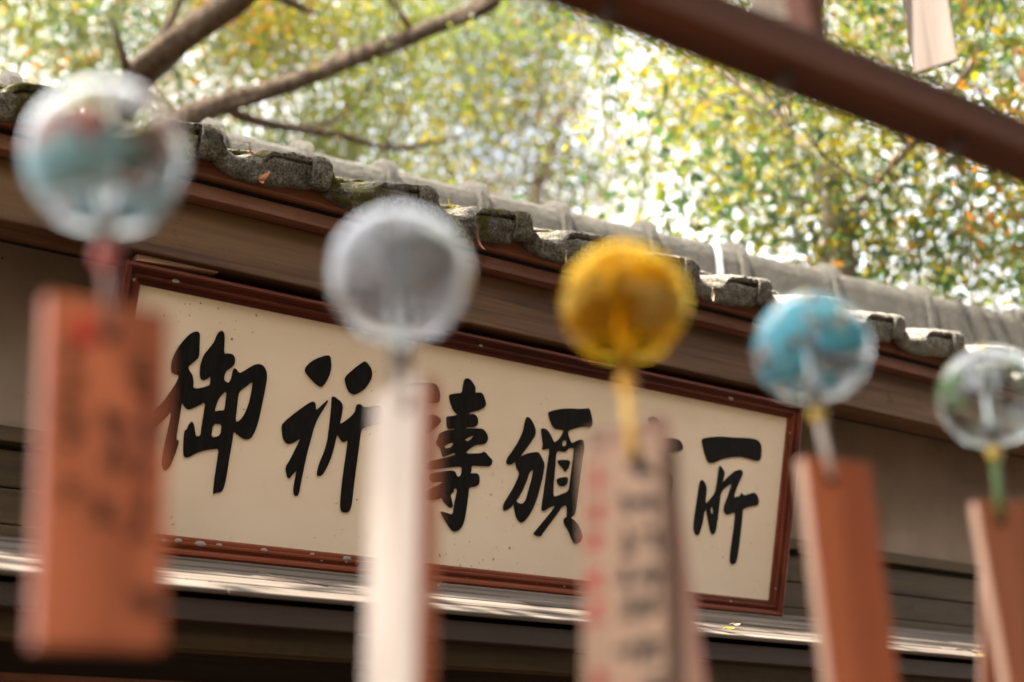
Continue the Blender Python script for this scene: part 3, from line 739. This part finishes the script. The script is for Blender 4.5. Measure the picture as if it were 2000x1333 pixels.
def strokes(parent, name, c, wd, up, nrm, th, items, mat):
    """flat brush marks lying on a plaque: items = (u, v, half width, half height, tilt)"""
    V = []; F = []
    for (u, v, a, b, t) in items:
        o = len(V); ct, st_ = math.cos(t), math.sin(t); k = 8
        for i in range(k):
            q = 2 * math.pi * i / k
            x, y = a * math.copysign(abs(math.cos(q)) ** .7, math.cos(q)), b * math.copysign(abs(math.sin(q)) ** .7, math.sin(q))
            V.append(c + wd * (u + x * ct - y * st_) + up * (v + x * st_ + y * ct) + nrm * (th / 2 + .0004))
        F.append(tuple(range(o, o + k)))
    ob = mesh_obj(name, V, F, mat, parent)
    if len(items) > 1: ob['kind'] = 'stuff'
    return ob
def columns_of_text(mats, layout, seed):
    """layout: (material index, u fraction, v from top .. to, glyph size, count)"""
    def fn(o, c, wd, up, nrm, width, L, th):
        rg = random.Random(seed)
        for (mi, uf, v0, v1, gs0, cnt) in layout:
            it = []
            gs = gs0 * KC * rg.uniform(.85, 1.1)
            for k in range(cnt):
                vv = L / 2 - L * (v0 + (v1 - v0) * (k + .5) / cnt); uu = uf * width; jx = rg.uniform(-.3, .3) * gs
                if rg.random() < .12: continue
                for s in range(5):
                    hor = rg.random() < .55
                    a, b = (gs * rg.uniform(.5, 1), gs * .24) if hor else (gs * .24, gs * rg.uniform(.4, .9))
                    it.append((uu + rg.uniform(-.45, .45) * gs + jx, vv + rg.uniform(-.8, .8) * gs, a, b, rg.uniform(-.25, .25)))
            strokes(o, 'lettering', c, wd, up, nrm, th, it, mats[mi])
    return fn
M_hole = simple('dark_hole', (0.05, 0.02, 0.012), 0.9)
M_inkred = simple('red_stamp_ink', (0.45, 0.03, 0.02), 0.6, 0.3)
M_inkblk = simple('faded_black_ink', (0.025, 0.02, 0.018), 0.6, 0.3)
M_inkbrn = simple('brown_faded_ink', (0.07, 0.022, 0.012), 0.6, 0.3)
M_pl_red = wood('orange_red_plaque_wood', (0.25, 0.053, 0.019), (0.39, 0.098, 0.040), (0.49, 0.14, 0.06), 'Z', 1.4, 0.55, 0.3)
M_pl_red2 = wood('red_brown_plaque_wood', (0.17, 0.045, 0.022), (0.27, 0.078, 0.038), (0.35, 0.12, 0.06), 'Z', 1.4, 0.55, 0.3)
M_pl_edge = wood('sunlit_tone_plaque_edge', (0.30, 0.17, 0.10), (0.42, 0.26, 0.17), (0.52, 0.35, 0.24), 'Z', 1.4, 0.6, 0.3)  # sunlit look of the left edges put into the colour
M_pl_pale = wood('pale_plaque_wood', (0.36, 0.28, 0.22), (0.46, 0.37, 0.295), (0.52, 0.43, 0.355), 'Z', 1.4, 0.55, 0.3)
M_pl_tan = wood('tan_plaque_wood', (0.15, 0.08, 0.046), (0.265, 0.155, 0.095), (0.36, 0.225, 0.145), 'Z', 1.4, 0.6, 0.3)
M_pl_pink = wood('pinkish_plaque_wood', (0.27, 0.15, 0.10), (0.37, 0.215, 0.15), (0.44, 0.275, 0.20), 'Z', 1.4, 0.6, 0.3)
M_pl_grey = wood('greyed_plaque_wood', (0.11, 0.08, 0.064), (0.155, 0.118, 0.097), (0.19, 0.15, 0.125), 'Z', 1.4, 0.7, 0.2)
M_pl_dark = wood('dark_plaque_edge', (0.05, 0.02, 0.012), (0.10, 0.045, 0.026), (0.16, 0.075, 0.045), 'Z', 1.4, 0.7, 0.2)
M_cl = mat_glass('clear_clapper_glass', (0.9, 0.92, 0.92), haze=0.22)
M_clamb = mat_glass('amber_clapper_glass', (1.0, 0.80, 0.36), haze=0.30, rim=(0.9, 0.55, 0.08))
def cordm(n_, c): return simple(n_, c, 0.5, 0.3, 0.1)
M_str = cordm('hanging_thread', (0.22, 0.19, 0.15)); M_cwhite = cordm('white_cord', (0.62, 0.52, 0.46)); M_cyel = cordm('yellow_cord', (0.75, 0.45, 0.08))
M_cgreen = cordm('green_cord', (0.10, 0.18, 0.05)); M_cpink = cordm('pale_pink_cord', (0.40, 0.22, 0.18))
M_bred = simple('red_glass_bead', (0.60, 0.06, 0.03), 0.15, 0.6); M_byel = simple('yellow_bead', (0.72, 0.50, 0.06), 0.2, 0.6)
M_bamb = simple('amber_bead', (0.85, 0.42, 0.03), 0.15, 0.6)

CHG = 'glass wind chimes hanging in a row from the rack'
def chime(label, gx, gy, gmat, clap_to, clmat, bead, cordm_, pl_top, pl_bot, pl_args, Y=Y_CH, hang=None, group=CHG, extra=None, rot=0.0, bead_y=None):
    G = on_y(gx, gy, Y)
    t = thing('wind_chime', label, 'wind chime', tuple(G), group)
    v, f = lathe_geo(BP, (0, 0, 0), 96)
    ct, st_ = math.cos(rot), math.sin(rot)
    v = [(x, y, z) for x, y, z in v]
    me = mesh_obj('glass_bowl', v, f, gmat, None, smooth=True, origin=(0, 0, 0))
    me.parent = t; me.location = (0, 0, 0); me.rotation_euler = (R(2), R(-2), rot)
    topz = G[2] + RB * .93
    hz = hang if hang is not None else Z_RL
    # threads up to the rail: a small loop of strands
    parts = []
    for dx, dy in ((-.0024, 0), (.0006, .001), (.0028, -.0006)):
        parts.append(tube_geo([(G[0] + dx, G[1] + dy, hz - .0005), (G[0] + dx * .3, G[1] + dy, (hz + topz) / 2), (G[0], G[1], topz - .003)], [.0008] * 3, 5))
    V, F = join_geo(parts); mesh_obj('hanging_thread', V, F, M_str, t)
    parts = [lathe_geo([(.0005, .004), (.0045, .004), (.005, 0), (.004, -.003), (.0005, -.0025)], (G[0], G[1], topz), 12)]
    V, F = join_geo(parts); mesh_obj('stopper_bead', V, F, bead, t, smooth=True)
    # glass clapper tube from inside the bowl to below its mouth
    C1 = on_y(gx + (pl_top[0] - gx) * .25, clap_to, Y)
    tube('clapper', [(G[0], G[1], G[2] + RB * .45), (C1[0], C1[1], C1[2])], [.0062, .0062], clmat, t, 14)
    T = Vector(on_y(*pl_top, Y)); Bm = Vector(on_y(*pl_bot, Y + pl_args.get('lean', 0)))
    dn = (Bm - T).normalized()
    toc = Vector(CAM) - T; toc.z = 0; toc.normalize()
    fn = Matrix.Rotation(pl_args['yaw'], 3, 'Z') @ toc; fn = (fn - dn * fn.dot(dn)).normalized()
    hv = Vector(ray(*pl_args.get('hole', (pl_top[0], pl_top[1] + 30)))); f0 = T + fn * (pl_args['thick'] * KC / 2 + .002)
    hole = Vector(CAM) + hv * ((f0 - Vector(CAM)).dot(fn) / hv.dot(fn))
    by = bead_y if bead_y else clap_to + 12
    Bp = on_y(gx + (pl_top[0] - gx) * .3, by, Y)
    v, f = lathe_geo([(.0008, .008), (.0054, .0058), (.0077, 0), (.0054, -.0058), (.0008, -.008)], tuple(Bp), 16)
    mesh_obj('bead', v, f, bead, t, smooth=True)
    tube('cord', [(G[0], G[1], topz), tuple(C1)], [.0012] * 2, cordm_, t, 6)
    tube('cord', [tuple(Bp), tuple((Vector(Bp) + hole) / 2), tuple(hole)], [pl_args.get('cr', .0022) * KC] * 3, cordm_, t, 8)
    plaque(t, T, Bm, pl_args['w'], pl_args['thick'], pl_args['yaw'], pl_args['face'], pl_args['edge'], pl_args.get('mark'), hole=hole)
    if extra: extra(t)
    return t

G1 = mat_glass('glass_with_red_and_blue_paint', (0.97, 0.98, 0.975), [((0.42, 0.74, 0.80), -.66, -.12, 1.1, .41, .6), ((0.62, 0.16, 0.12), .2, .85, 1.7, .57, .6), ((0.60, 0.33, 0.27), -.2, .15, 1.6, .58, .5), ((0.45, 0.40, 0.15), .0, .7, 1.3, .60, .2)], .015)
G2 = mat_glass('milky_white_glass', (0.96, 0.97, 0.98), [((0.78, 0.80, 0.86), -.5, .9, 1.2, .60, .16), ((0.80, 0.74, 0.74), -.9, -.1, 1.0, .6, .2)], .09)
G3 = mat_glass('amber_glass', (1.0, 0.84, 0.22), [((1.0, 0.72, 0.10), .5, 1.0, 1.3, .42, .6), ((1.0, 0.75, 0.25), -.7, .0, 1.1,  .50, .45)], .10, rim=(1.0, 0.46, 0.02))  # bright yellow patches stand in for light glowing through the amber
G4 = mat_glass('glass_with_turquoise_petals', (0.97, 0.98, 0.98), [((0.20, 0.68, 0.80), -.62, 1.0, 2.3, .49, .75), ((0.72, 0.42, 0.16), .4, .95, 2.6, .62, .7)], .02)
G5 = mat_glass('clear_glass_with_green_paint', (0.97, 0.985, 0.97), [((0.22, 0.36, 0.14), -.4, .3, 1.7, .54, .6), ((0.75, 0.76, 0.78), .3, .9, 1.2, .5, .4)], .02)

def seal(o, *a):
    columns_of_text([M_inkbrn, M_inkred], [(0, -.28, .14, .62, .0062, 6), (0, .02, .34, .74, .0066, 5), (0, .30, .14, .92, .0062, 8)], 4)(o, *a)
    c, wd, up, nrm, width, L, th = a
    strokes(o, 'red_seal', c, wd, up, nrm, th, [(-.0155, L / 2 - .020, .0085, .0085, 0)], M_inkred)
chime('large nearest glass chime, blue and red painted bowl above a broad orange plaque', 207, 305, G1, 478, M_cl, M_bred, M_cpink,
      (207, 598), (190, 1268), dict(hole=(212, 645), w=.057, thick=.010, yaw=R(20), face=M_pl_red, edge=M_pl_red2, mark=seal, cr=.002), rot=.4, bead_y=500)
chime('milky white glass chime with a blank pale plaque turned edgewise', 780, 535, G2, 755, M_cl, M_str, M_cwhite,
      (792, 757), (775, 1440), dict(hole=(788, 785), w=.041, thick=.012, yaw=R(-52), face=M_pl_pale, edge=M_pl_red, mark=columns_of_text([M_inkblk], [], 1), cr=.002), rot=2.0, bead_y=700)
def back3(t):
    T = Vector(on_y(1226, 828, Y_CH + .045)); Bm = Vector(on_y(1308, 1440, Y_CH + .05))
    plaque(t, T, Bm, .050, .009, R(-22), M_pl_pink, M_pl_red)
chime('amber glass chime with yellow cord and a tan plaque lettered in red and black', 1220, 590, G3, 735, M_clamb, M_bamb, M_cyel,
      (1230, 882), (1240, 1460), dict(hole=(1236, 893), w=.050, thick=.024, yaw=R(-26), face=M_pl_tan, edge=M_pl_dark,
      mark=columns_of_text([M_inkred, M_inkblk], [(0, -.32, .04, .98, .0068, 8), (1, .05, .16, .86, .0078, 6), (1, .34, .04, .9, .0075, 7), (0, .05, .83, .99, .007, 2)], 8), cr=.0032), extra=back3, rot=1.1, bead_y=750)
chime('clear glass chime with turquoise petals over a narrow terracotta plaque', 1585, 680, G4, 792, M_cl, M_byel, M_cwhite,
      (1626, 902), (1696, 1460), dict(hole=(1624, 932), w=.052, thick=.011, yaw=R(40), face=M_pl_red, edge=M_pl_edge, mark=columns_of_text([M_inkbrn], [], 3), cr=.0024), rot=.2, bead_y=810)
def back5(t):
    T = Vector(on_y(1985, 1010, Y_CH + .02)); Bm = Vector(on_y(1985, 1440, Y_CH + .03))
    plaque(t, T, Bm, .050, .009, R(20), M_pl_red2, M_pl_edge)
chime('farthest glass chime at the right edge with green cord and dark red plaque', 1935, 775, G5, 868, M_cl, M_byel, M_cgreen,
      (1958, 983), (2046, 1470), dict(hole=(1955, 1012), w=.052, thick=.010, yaw=R(40), face=M_pl_red2, edge=M_pl_edge, mark=columns_of_text([M_inkbrn], [], 5), cr=.0028), extra=back5, rot=3.0, bead_y=885)
# second row, higher and further back: only the lower ends of its plaques show
CHG2 = 'wind chimes of the higher back row'
for (lab, px, pb, fm_, em, yw, wv) in (('tan blank plaque of a back row chime at the top right corner', 1828, 132, M_pl_grey, M_pl_grey, -16, .053), ('greyish white plaque of a back row chime left of the rack upright', 1512, 40, M_pl_pale, M_pl_grey, 30, .050)):
    bot = on_y(px, pb, Y_B2)
    L = .24
    gc = bot + np.array([0, 0, L + .13])
    # the same builder, placed from its plaque upward
    t = thing('wind_chime', lab, 'wind chime', tuple(gc), CHG2)
    v, f = lathe_geo(BP, (0, 0, 0), 32)
    o = mesh_obj('glass_bowl', v, f, G2, None, smooth=True, origin=(0, 0, 0)); o.parent = t; o.location = (0, 0, 0)
    tube('hanging_thread', [tuple(gc + [0, 0, RB * .9]), (gc[0], gc[1], max(Z_UP - .001, gc[2] + RB * 1.1))], [.0006] * 2, M_str, t, 5)
    tube('clapper', [tuple(gc + [0, 0, .018]), tuple(gc - [0, 0, .064])], [.0062] * 2, M_cl, t, 12)
    tube('cord', [tuple(gc - [0, 0, .064]), tuple(bot + [0, 0, L - .008])], [.0023] * 2, M_cwhite, t, 6)
    plaque(t, bot + np.array([0, 0, L]), bot, wv, .005, R(yw), fm_, em)

# ------------------------------------------------------------------ fallen leaves
def leaf_geo(P, ax, up, L, W, curl, seed):
    """one curled leaf blade with a stalk, thin but closed on both sides"""
    ax, up = Vector(ax).normalized(), Vector(up).normalized(); sd = ax.cross(up).normalized(); up = sd.cross(ax)
    V = []; F = []; n = 7
    for i in range(n):
        t = i / (n - 1); wv = W * math.sin(math.pi * min(1, t * .96 + .03)) ** .8 * (1 - .25 * t)
        c = Vector(P) + ax * (L * (t - .5)) + up * (curl * L * (t - .5) ** 2 * 2 + .0006)
        for s in (-1, -.5, 0, .5, 1):
            V.append(c + sd * (wv * s) + up * (abs(s) * wv * .55 + .0012 * noise.noise(Vector((t * 4, s * 3, seed)))))
    for i in range(n - 1):
        for k in range(4): F.append((i * 5 + k, i * 5 + k + 1, (i + 1) * 5 + k + 1, (i + 1) * 5 + k))
    v, f = tube_geo([Vector(P) - ax * (L * .5 - .002) + up * (curl * L * .5 + .0005), Vector(P) - ax * (L * .85) + up * (curl * L * .3)], [.0007, .0005], 5)
    o = len(V); V += v; F += [tuple(i + o for i in q) for q in f]
    return V, F
M_lf_yel = mat_leaf('fallen_yellow_leaf', (0.62, 0.46, 0.03), (0.6, 0.45, 0.03), .3); M_lf_pale = mat_leaf('fallen_pale_leaf', (0.52, 0.40, 0.27), (0.5, 0.38, 0.25), .3)
M_lf_brn = mat_leaf('fallen_brown_leaf', (0.24, 0.10, 0.06), (0.25, 0.1, 0.05), .3)
def on_canopy(x, y):
    v = ray(x, y); s = (CP[2] - CS * CP[1] - CAM[2]) / (v[2] - CS * v[1]); return CAM + v * s + np.array([0, 0, .004])
cn = Vector((0, -sa, ca))
def fallen(lab, P, ax, up, L, W, curl, m, seed):
    v, f = leaf_geo((0, 0, 0), ax, up, L, W, curl, seed)
    o = mesh_obj('fallen_leaf', v, f, m, None, smooth=True, origin=(0, 0, 0)); o.location = tuple(P)
    return tag(o, lab, 'leaf', 'dry leaves caught on the hall')
fallen('bright yellow leaf lying on the canopy boards below the last sign character', on_canopy(1425, 1234), (1, .3, .12), cn, .040, .010, .25, M_lf_yel, 1)
fallen('pale buff curled leaf lying behind the yellow leaf under the sign', on_canopy(1438, 1226), (1, .1, .05), cn, .030, .007, .35, M_lf_pale, 2)
fallen('yellow leaf flat on the canopy edge at the lower right', on_canopy(1922, 1287), (1, -.2, .0), cn, .046, .010, .3, M_lf_yel, 3)
fallen('small yellow leaf beside the twigs at the far right canopy end', on_canopy(1934, 1274), (1, .2, .05), cn, .022, .006, .5, M_lf_yel, 4)
fallen('brown curled leaf on the canopy just right of the pale plaque', on_canopy(852, 1154), (1, .25, .1), cn, .026, .008, 1.3, M_lf_brn, 5)
YT = Y_EAVE - .004
fallen('long dry brown leaf dangling from the tile edge beside the white chime', on_y(934, 473, YT - .004), (.35, -.05, -1), (0, -1, .1), .055, .005, .5, M_lf_brn, 6)
fallen('short dry leaf hanging under the tile left of the amber chime', on_y(1103, 505, YT - .002), (-.1, 0, -1), (.4, -1, 0), .026, .005, .4, M_lf_pale, 7)
fallen('pointed buff leaf hanging on the tile right of the amber chime', on_y(1391, 580, YT - .002), (-.05, 0, -1), (-.3, -1, 0), .03, .006, .3, M_lf_pale, 8)
fallen('curled red brown leaf stuck below the mossy tile lip', on_y(507, 354, YT - .003), (-.5, -.1, -.9), (.3, -1, .2), .03, .008, 1.6, M_lf_brn, 9)
fallen('dry pinkish leaf lying in the trough between two mossy tiles', on_y(490, 303, Y_EAVE + .012), (1, .1, -.35), (0, -.5, 1), .034, .008, 1.2, M_lf_brn, 10)
fallen('pale leaf lodged in the tile trough behind the white chime', on_y(880, 407, Y_EAVE + .012), (1, .1, -.3), (0, -.6, 1), .034, .009, .8, M_lf_yel, 11)
def twig(lab, pts, r):
    o = tube('twig', pts, [r] * len(pts), M_bark, None, 6)
    return tag(o, lab, 'twig', 'twigs on the canopy')
twig('thin forked twig lying across the canopy boards under the second character', [tuple(on_canopy(500, 1120)), tuple(on_canopy(535, 1134) + [0, 0, .004]), tuple(on_canopy(585, 1137)), tuple(on_canopy(640, 1150))], .0012)
twig('small crumpled dark twig by the yellow leaf at the right', [tuple(on_canopy(1868, 1272)), tuple(on_canopy(1890, 1277) + [0, 0, .008]), tuple(on_canopy(1912, 1281))], .0018)

# ------------------------------------------------------------------ trees
def crown_geo(blobs_, n_leaf, seed, leaf=.075, mix=(.4, .3, .16, .14), clump=.32):
    g = np.random.default_rng(seed)
    V = np.zeros((n_leaf * 6, 3)); mi = np.zeros(n_leaf * 4, dtype=np.int32)
    nc = max(8, n_leaf // (330 if n_leaf < 20000 else 1000))
    wts = np.array([(b[1][0] * b[1][1] * b[1][2]) ** .62 for b in blobs_]); wts = wts / wts.sum()
    bi = g.choice(len(blobs_), nc, p=wts)
    cen = np.zeros((nc, 3))
    for k in range(nc):
        c, r = blobs_[bi[k]]
        d = g.normal(size=3); d /= np.linalg.norm(d); rad = g.random() ** .42
        cen[k] = np.array(c) + d * rad * np.array(r)
    tone = g.normal(size=nc) * .9
    ci = g.integers(0, nc, n_leaf)
    stray = (g.random(n_leaf) < (.16 if leaf < .1 else 0.0))[:, None]
    p = cen[ci] + np.where(stray, 2.2, 1.0) * g.normal(size=(n_leaf, 3)) * np.array([clump, clump, clump * .55])
    ax = g.normal(size=(n_leaf, 3)); ax[:, 2] -= .35; ax /= np.linalg.norm(ax, axis=1)[:, None]
    nn = g.normal(size=(n_leaf, 3)); nn[:, 2] += 1.5
    sd = np.cross(ax, nn); sd /= np.linalg.norm(sd, axis=1)[:, None] + 1e-9
    nn = np.cross(sd, ax)
    L = leaf * 1.2 * g.uniform(.6, 1.25, n_leaf)[:, None]; W = L * g.uniform(.36, .52, n_leaf)[:, None]
    base = p - ax * L * .5; tip = p + ax * L * .5
    l1 = p - ax * L * .12 + sd * W * .5 + nn * W * .16; r1 = p - ax * L * .12 - sd * W * .5 + nn * W * .16
    l2 = p + ax * L * .22 + sd * W * .36 + nn * W * .1; r2 = p + ax * L * .22 - sd * W * .36 + nn * W * .1
    for k, a in enumerate((base, r1, r2, tip, l2, l1)): V[k::6] = a
    i = np.arange(n_leaf) * 6
    F = np.stack([np.stack([i, i + 1, i + 2, i + 3], 1), np.stack([i, i + 3, i + 4, i + 5], 1)], 1).reshape(-1, 4)
    cu = np.array([.5 + .5 * noise.noise(Vector(c) * .55 + Vector((seed, 0, 0))) for c in cen]) + g.normal(size=nc) * .10
    rk = (np.argsort(np.argsort(cu)) + .5) / nc                     # hue varies from bough to bough, less from leaf to leaf
    u = np.where(g.random(n_leaf) < .94, rk[ci], g.random(n_leaf))
    cum = np.cumsum(mix)
    m = np.searchsorted(cum, np.clip(u, 0, .9999)); m = np.clip(m, 0, 3)
    return V, F, np.repeat(m, 2)
def crown(parent, blobs_, n_leaf, seed, **k):
    V, F, m = crown_geo(blobs_, n_leaf, seed, **k)
    org = np.array(parent['_org']) if parent else np.zeros(3)
    me = bpy.data.meshes.new('crown')
    me.vertices.add(len(V)); me.vertices.foreach_set('co', (V - org).ravel())
    me.loops.add(F.size); me.loops.foreach_set('vertex_index', F.ravel().astype(np.int32))
    me.polygons.add(len(F)); me.polygons.foreach_set('loop_start', np.arange(0, F.size, 4, dtype=np.int32)); me.polygons.foreach_set('loop_total', np.full(len(F), 4, dtype=np.int32))
    for q in LEAFM: me.materials.append(q)
    me.polygons.foreach_set('material_index', m.astype(np.int32))
    me.update(); me.validate()
    o = bpy.data.objects.new('crown', me); COL.objects.link(o); o.parent = parent
    o['kind'] = 'stuff'
    return o
TG = 'trees behind the hall'
def dist(x, y, s): return CAM + ray(x, y) / np.linalg.norm(ray(x, y)) * s     # a point s metres away in that direction
def tree(lab, base, trunk_pts, trunk_r, limbs, blobs_, n_leaf, seed, bark=M_bark, **k):
    t = thing('tree', lab, 'tree', (base[0], base[1], 0), TG)
    tube('trunk', [(base[0], base[1], -.1)] + [tuple(p) for p in trunk_pts], trunk_r, bark, t, 14, .25, 6)
    for pts, rs in limbs: tube('limb', [tuple(p) for p in pts], rs, bark, t, 10, .3, 6)
    rg = random.Random(seed)
    for pts, rs in limbs:
        P = smooth_path([tuple(p) for p in pts], 6)
        for q in range(5):
            i = rg.randrange(4, len(P) - 1); r = float(np.interp(i / (len(P) - 1) * (len(rs) - 1), range(len(rs)), rs))
            d = (P[i] - P[i - 1]).normalized()
            side = Vector((rg.uniform(-1, 1), rg.uniform(-.6, .6), rg.uniform(-.2, 1))).normalized()
            L = rg.uniform(.5, 1.3); a = (d * .7 + side).normalized(); b = (a + Vector((rg.uniform(-.5, .5), rg.uniform(-.4, .4), rg.uniform(-.1, .5)))).normalized()
            tube('branchlet', [P[i], P[i] + a * L * .45, P[i] + a * L * .45 + b * L * .55], [r * .45, r * .3, r * .12], bark, t, 6, .3, 3)
    crown(t, blobs_, n_leaf, seed, **k)
    return t

# left tree with the two heavy limbs
fk = dist(235, 300, 11.02)
A0 = dist(160, 560, 11.02)
tree('spreading tree at the left whose two heavy dark limbs rise over the roof', (A0[0] - .15, A0[1] + .1), [A0, fk], [.34, .3, .22],
     [([fk, dist(262, 165, 10.88), dist(345, 85, 10.58), dist(470, -10, 10.15), dist(640, -160, 9.86)], [0.145, 0.109, 0.099, 0.090, 0.072]),
      ([fk, dist(365, 235, 11.02), dist(440, 200, 11.16), dist(560, 165, 11.31), dist(700, 110, 11.46), dist(830, 60, 11.46), dist(955, 5, 11.60), dist(1060, -90, 11.60)], [0.110, 0.083, 0.073, 0.064, 0.061, 0.061, 0.066, 0.055]),
      ([dist(425, 205, 11.16), dist(500, 235, 11.46), dist(600, 255, 11.74), dist(680, 268, 11.89), dist(770, 290, 12.18), dist(900, 268, 12.47)], [0.044, 0.035, 0.031, 0.027, 0.024, 0.013])],
     [(dist(350, 60, 13.05), (3.4, 2.8, 1.8)), (dist(850, 60, 13.92), (3.2, 3, 1.8)), (dist(-100, 0, 12.32), (2.6, 2.6, 1.8))], 19000, 11, leaf=.058, clump=.42, mix=(.56, .20, .09, .15))
# right tree, pale trunk behind the ridge
b2 = dist(1645, 620, 8.3)
f2 = dist(1640, 440, 8.3)
tree('pale trunked tree standing behind the right part of the ridge', (b2[0], b2[1]), [b2, f2, dist(1600, 310, 8.3)], [.12, .10, .08, .05],
     [([f2, dist(1690, 380, 8.1), dist(1790, 270, 7.8), dist(1900, 120, 7.6)], [.045, .026, .022, .015]),
      ([dist(1610, 350, 8.3), dist(1540, 250, 8.4), dist(1400, 130, 8.6)], [.035, .025, .02])],
     [(dist(1850, 90, 8.2), (1.5, 1.5, 1.1)), (dist(1500, 140, 9.2), (1.8, 1.6, .8)), (dist(1880, 400, 8.6), (1.0, 1.1, .55)), (dist(1830, 520, 9.0), (1.1, 1.0, .45)), (dist(1600, 400, 8.0), (.7, .6, .35)), (dist(1700, 330, 7.9), (.6, .6, .35))], 12500, 12, bark=M_bark2, leaf=.06, mix=(.44, .18, .05, .33))
# slim tree in the middle distance
b3 = dist(1052, 470, 15.60)
tree('slim tree with a bare pale stem rising behind the middle of the ridge', (b3[0], b3[1]), [b3, dist(1062, 350, 15.60), dist(1085, 250, 15.60), dist(1110, 150, 15.86)], [.075, .05, .042, .022, .010],
     [([dist(1085, 250, 15.60), dist(1130, 190, 15.34), dist(1165, 110, 15.08), dist(1200, 20, 14.95)], [.02, .018, .016, .012])],
     [(dist(1080, 90, 16.25), (3.3, 3, 1.9)), (dist(1330, 180, 16.25), (2.4, 2.3, 1.0)), (dist(800, 300, 17.55), (3, 2.3, .7))], 32000, 13, bark=M_bark2, leaf=.05, clump=.38, mix=(.56, .20, .09, .15))
# farther trees filling the gaps
for (lab, px, py, s, bl, nl, sd, mx) in (
    ('tall olive tree far behind the left end of the roof', 100, 420, 15.0, [(150, 120, 15.5, (3.2, 2.6, 2.0))], 40000, 21, (.54, .20, .11, .15)),
    ('broad yellowing tree far behind the middle of the roof', 700, 420, 16.5, [(640, 60, 17.0, (3.6, 3.0, 2.0)), (560, 330, 17, (2.6, 2.0, .9))], 52000, 22, (.54, .24, .10, .12)),
    ('dense green tree far behind the right end of the ridge', 2180, 640, 13.0, [(1900, 160, 13.0, (2.4, 2.4, 1.7)), (1950, 470, 13, (1.6, 1.4, .7))], 34000, 23, (.42, .20, .05, .33)),
    ('golden tree far behind the amber chime', 1250, 520, 18.0, [(1330, 60, 18.0, (3.6, 3.0, 1.9)), (1480, 300, 17.0, (1.8, 2.0, .5))], 35000, 24, (.50, .25, .12, .13))):
    b = dist(px, py, s)
    top = dist(bl[0][0], bl[0][1], bl[0][2])
    tree(lab, (b[0], b[1]), [b, top], [.035, .03, .02], [], [(dist(a, c, d), r) for (a, c, d, r) in bl], nl, sd, leaf=.05, mix=mx, clump=.42)

# unseen trees added to block skylight, and boughs added to shade chimes and roof
for (lab, x, y, h, r, nl, sd) in (('unseen round crowned tree added left behind the viewer to block skylight', -4.5, -4.0, 4.6, (2.8, 2.2, 3.4), 16000, 31),
                                  ('unseen dense tree added straight behind the viewer to block skylight', 0.5, -4.2, 5.0, (3.2, 2.4, 4.2), 24000, 32),
                                  ('unseen broad tree added right behind the viewer to block skylight', 5.4, -3.6, 5.2, (3.2, 2.4, 4.2), 24000, 33),
                                  ('unseen low tree added at the far right to block skylight', 12.0, -2.4, 5.0, (2.6, 2.6, 3.6), 14000, 35)):
    tree(lab, (x, y), [(x, y, 0.3), (x + .1, y, 2.2), (x, y + .1, h)], [.25, .22, .18, .06], [], [((x, y, h), r)], nl, sd, leaf=.26, clump=.6, mix=(.5, .1, .05, .35))
tall = tree('tall unseen tree added left of the hall, its boughs shading chimes and dappling the roof', (-1.6, 3.4), [(-1.6, 3.4, .3), (-1.5, 3.3, 3.0), (-1.2, 3.0, 6.0)], [.2, .18, .15, .09],
     [([(-1.3, 3.1, 5.5), (-.6, 2.4, 6.6), (.3, 2.2, 7.0), (1.6, 2.1, 7.2)], [.08, .06, .05, .03])], [((-1.5, .28, 6.6), (1.6, .85, .5))], 3600, 34, leaf=.13, clump=.28)  # leaf mass added overhead to keep sun off the chimes
crown(tall, [((0.3, 2.15, 7.1), (2.2, .5, .4))], 170, 36, leaf=.13, clump=.25)  # sparse leaves added to dapple the sun on roof and canopy

for o in S.objects:
    if '_org' in o: del o['_org']
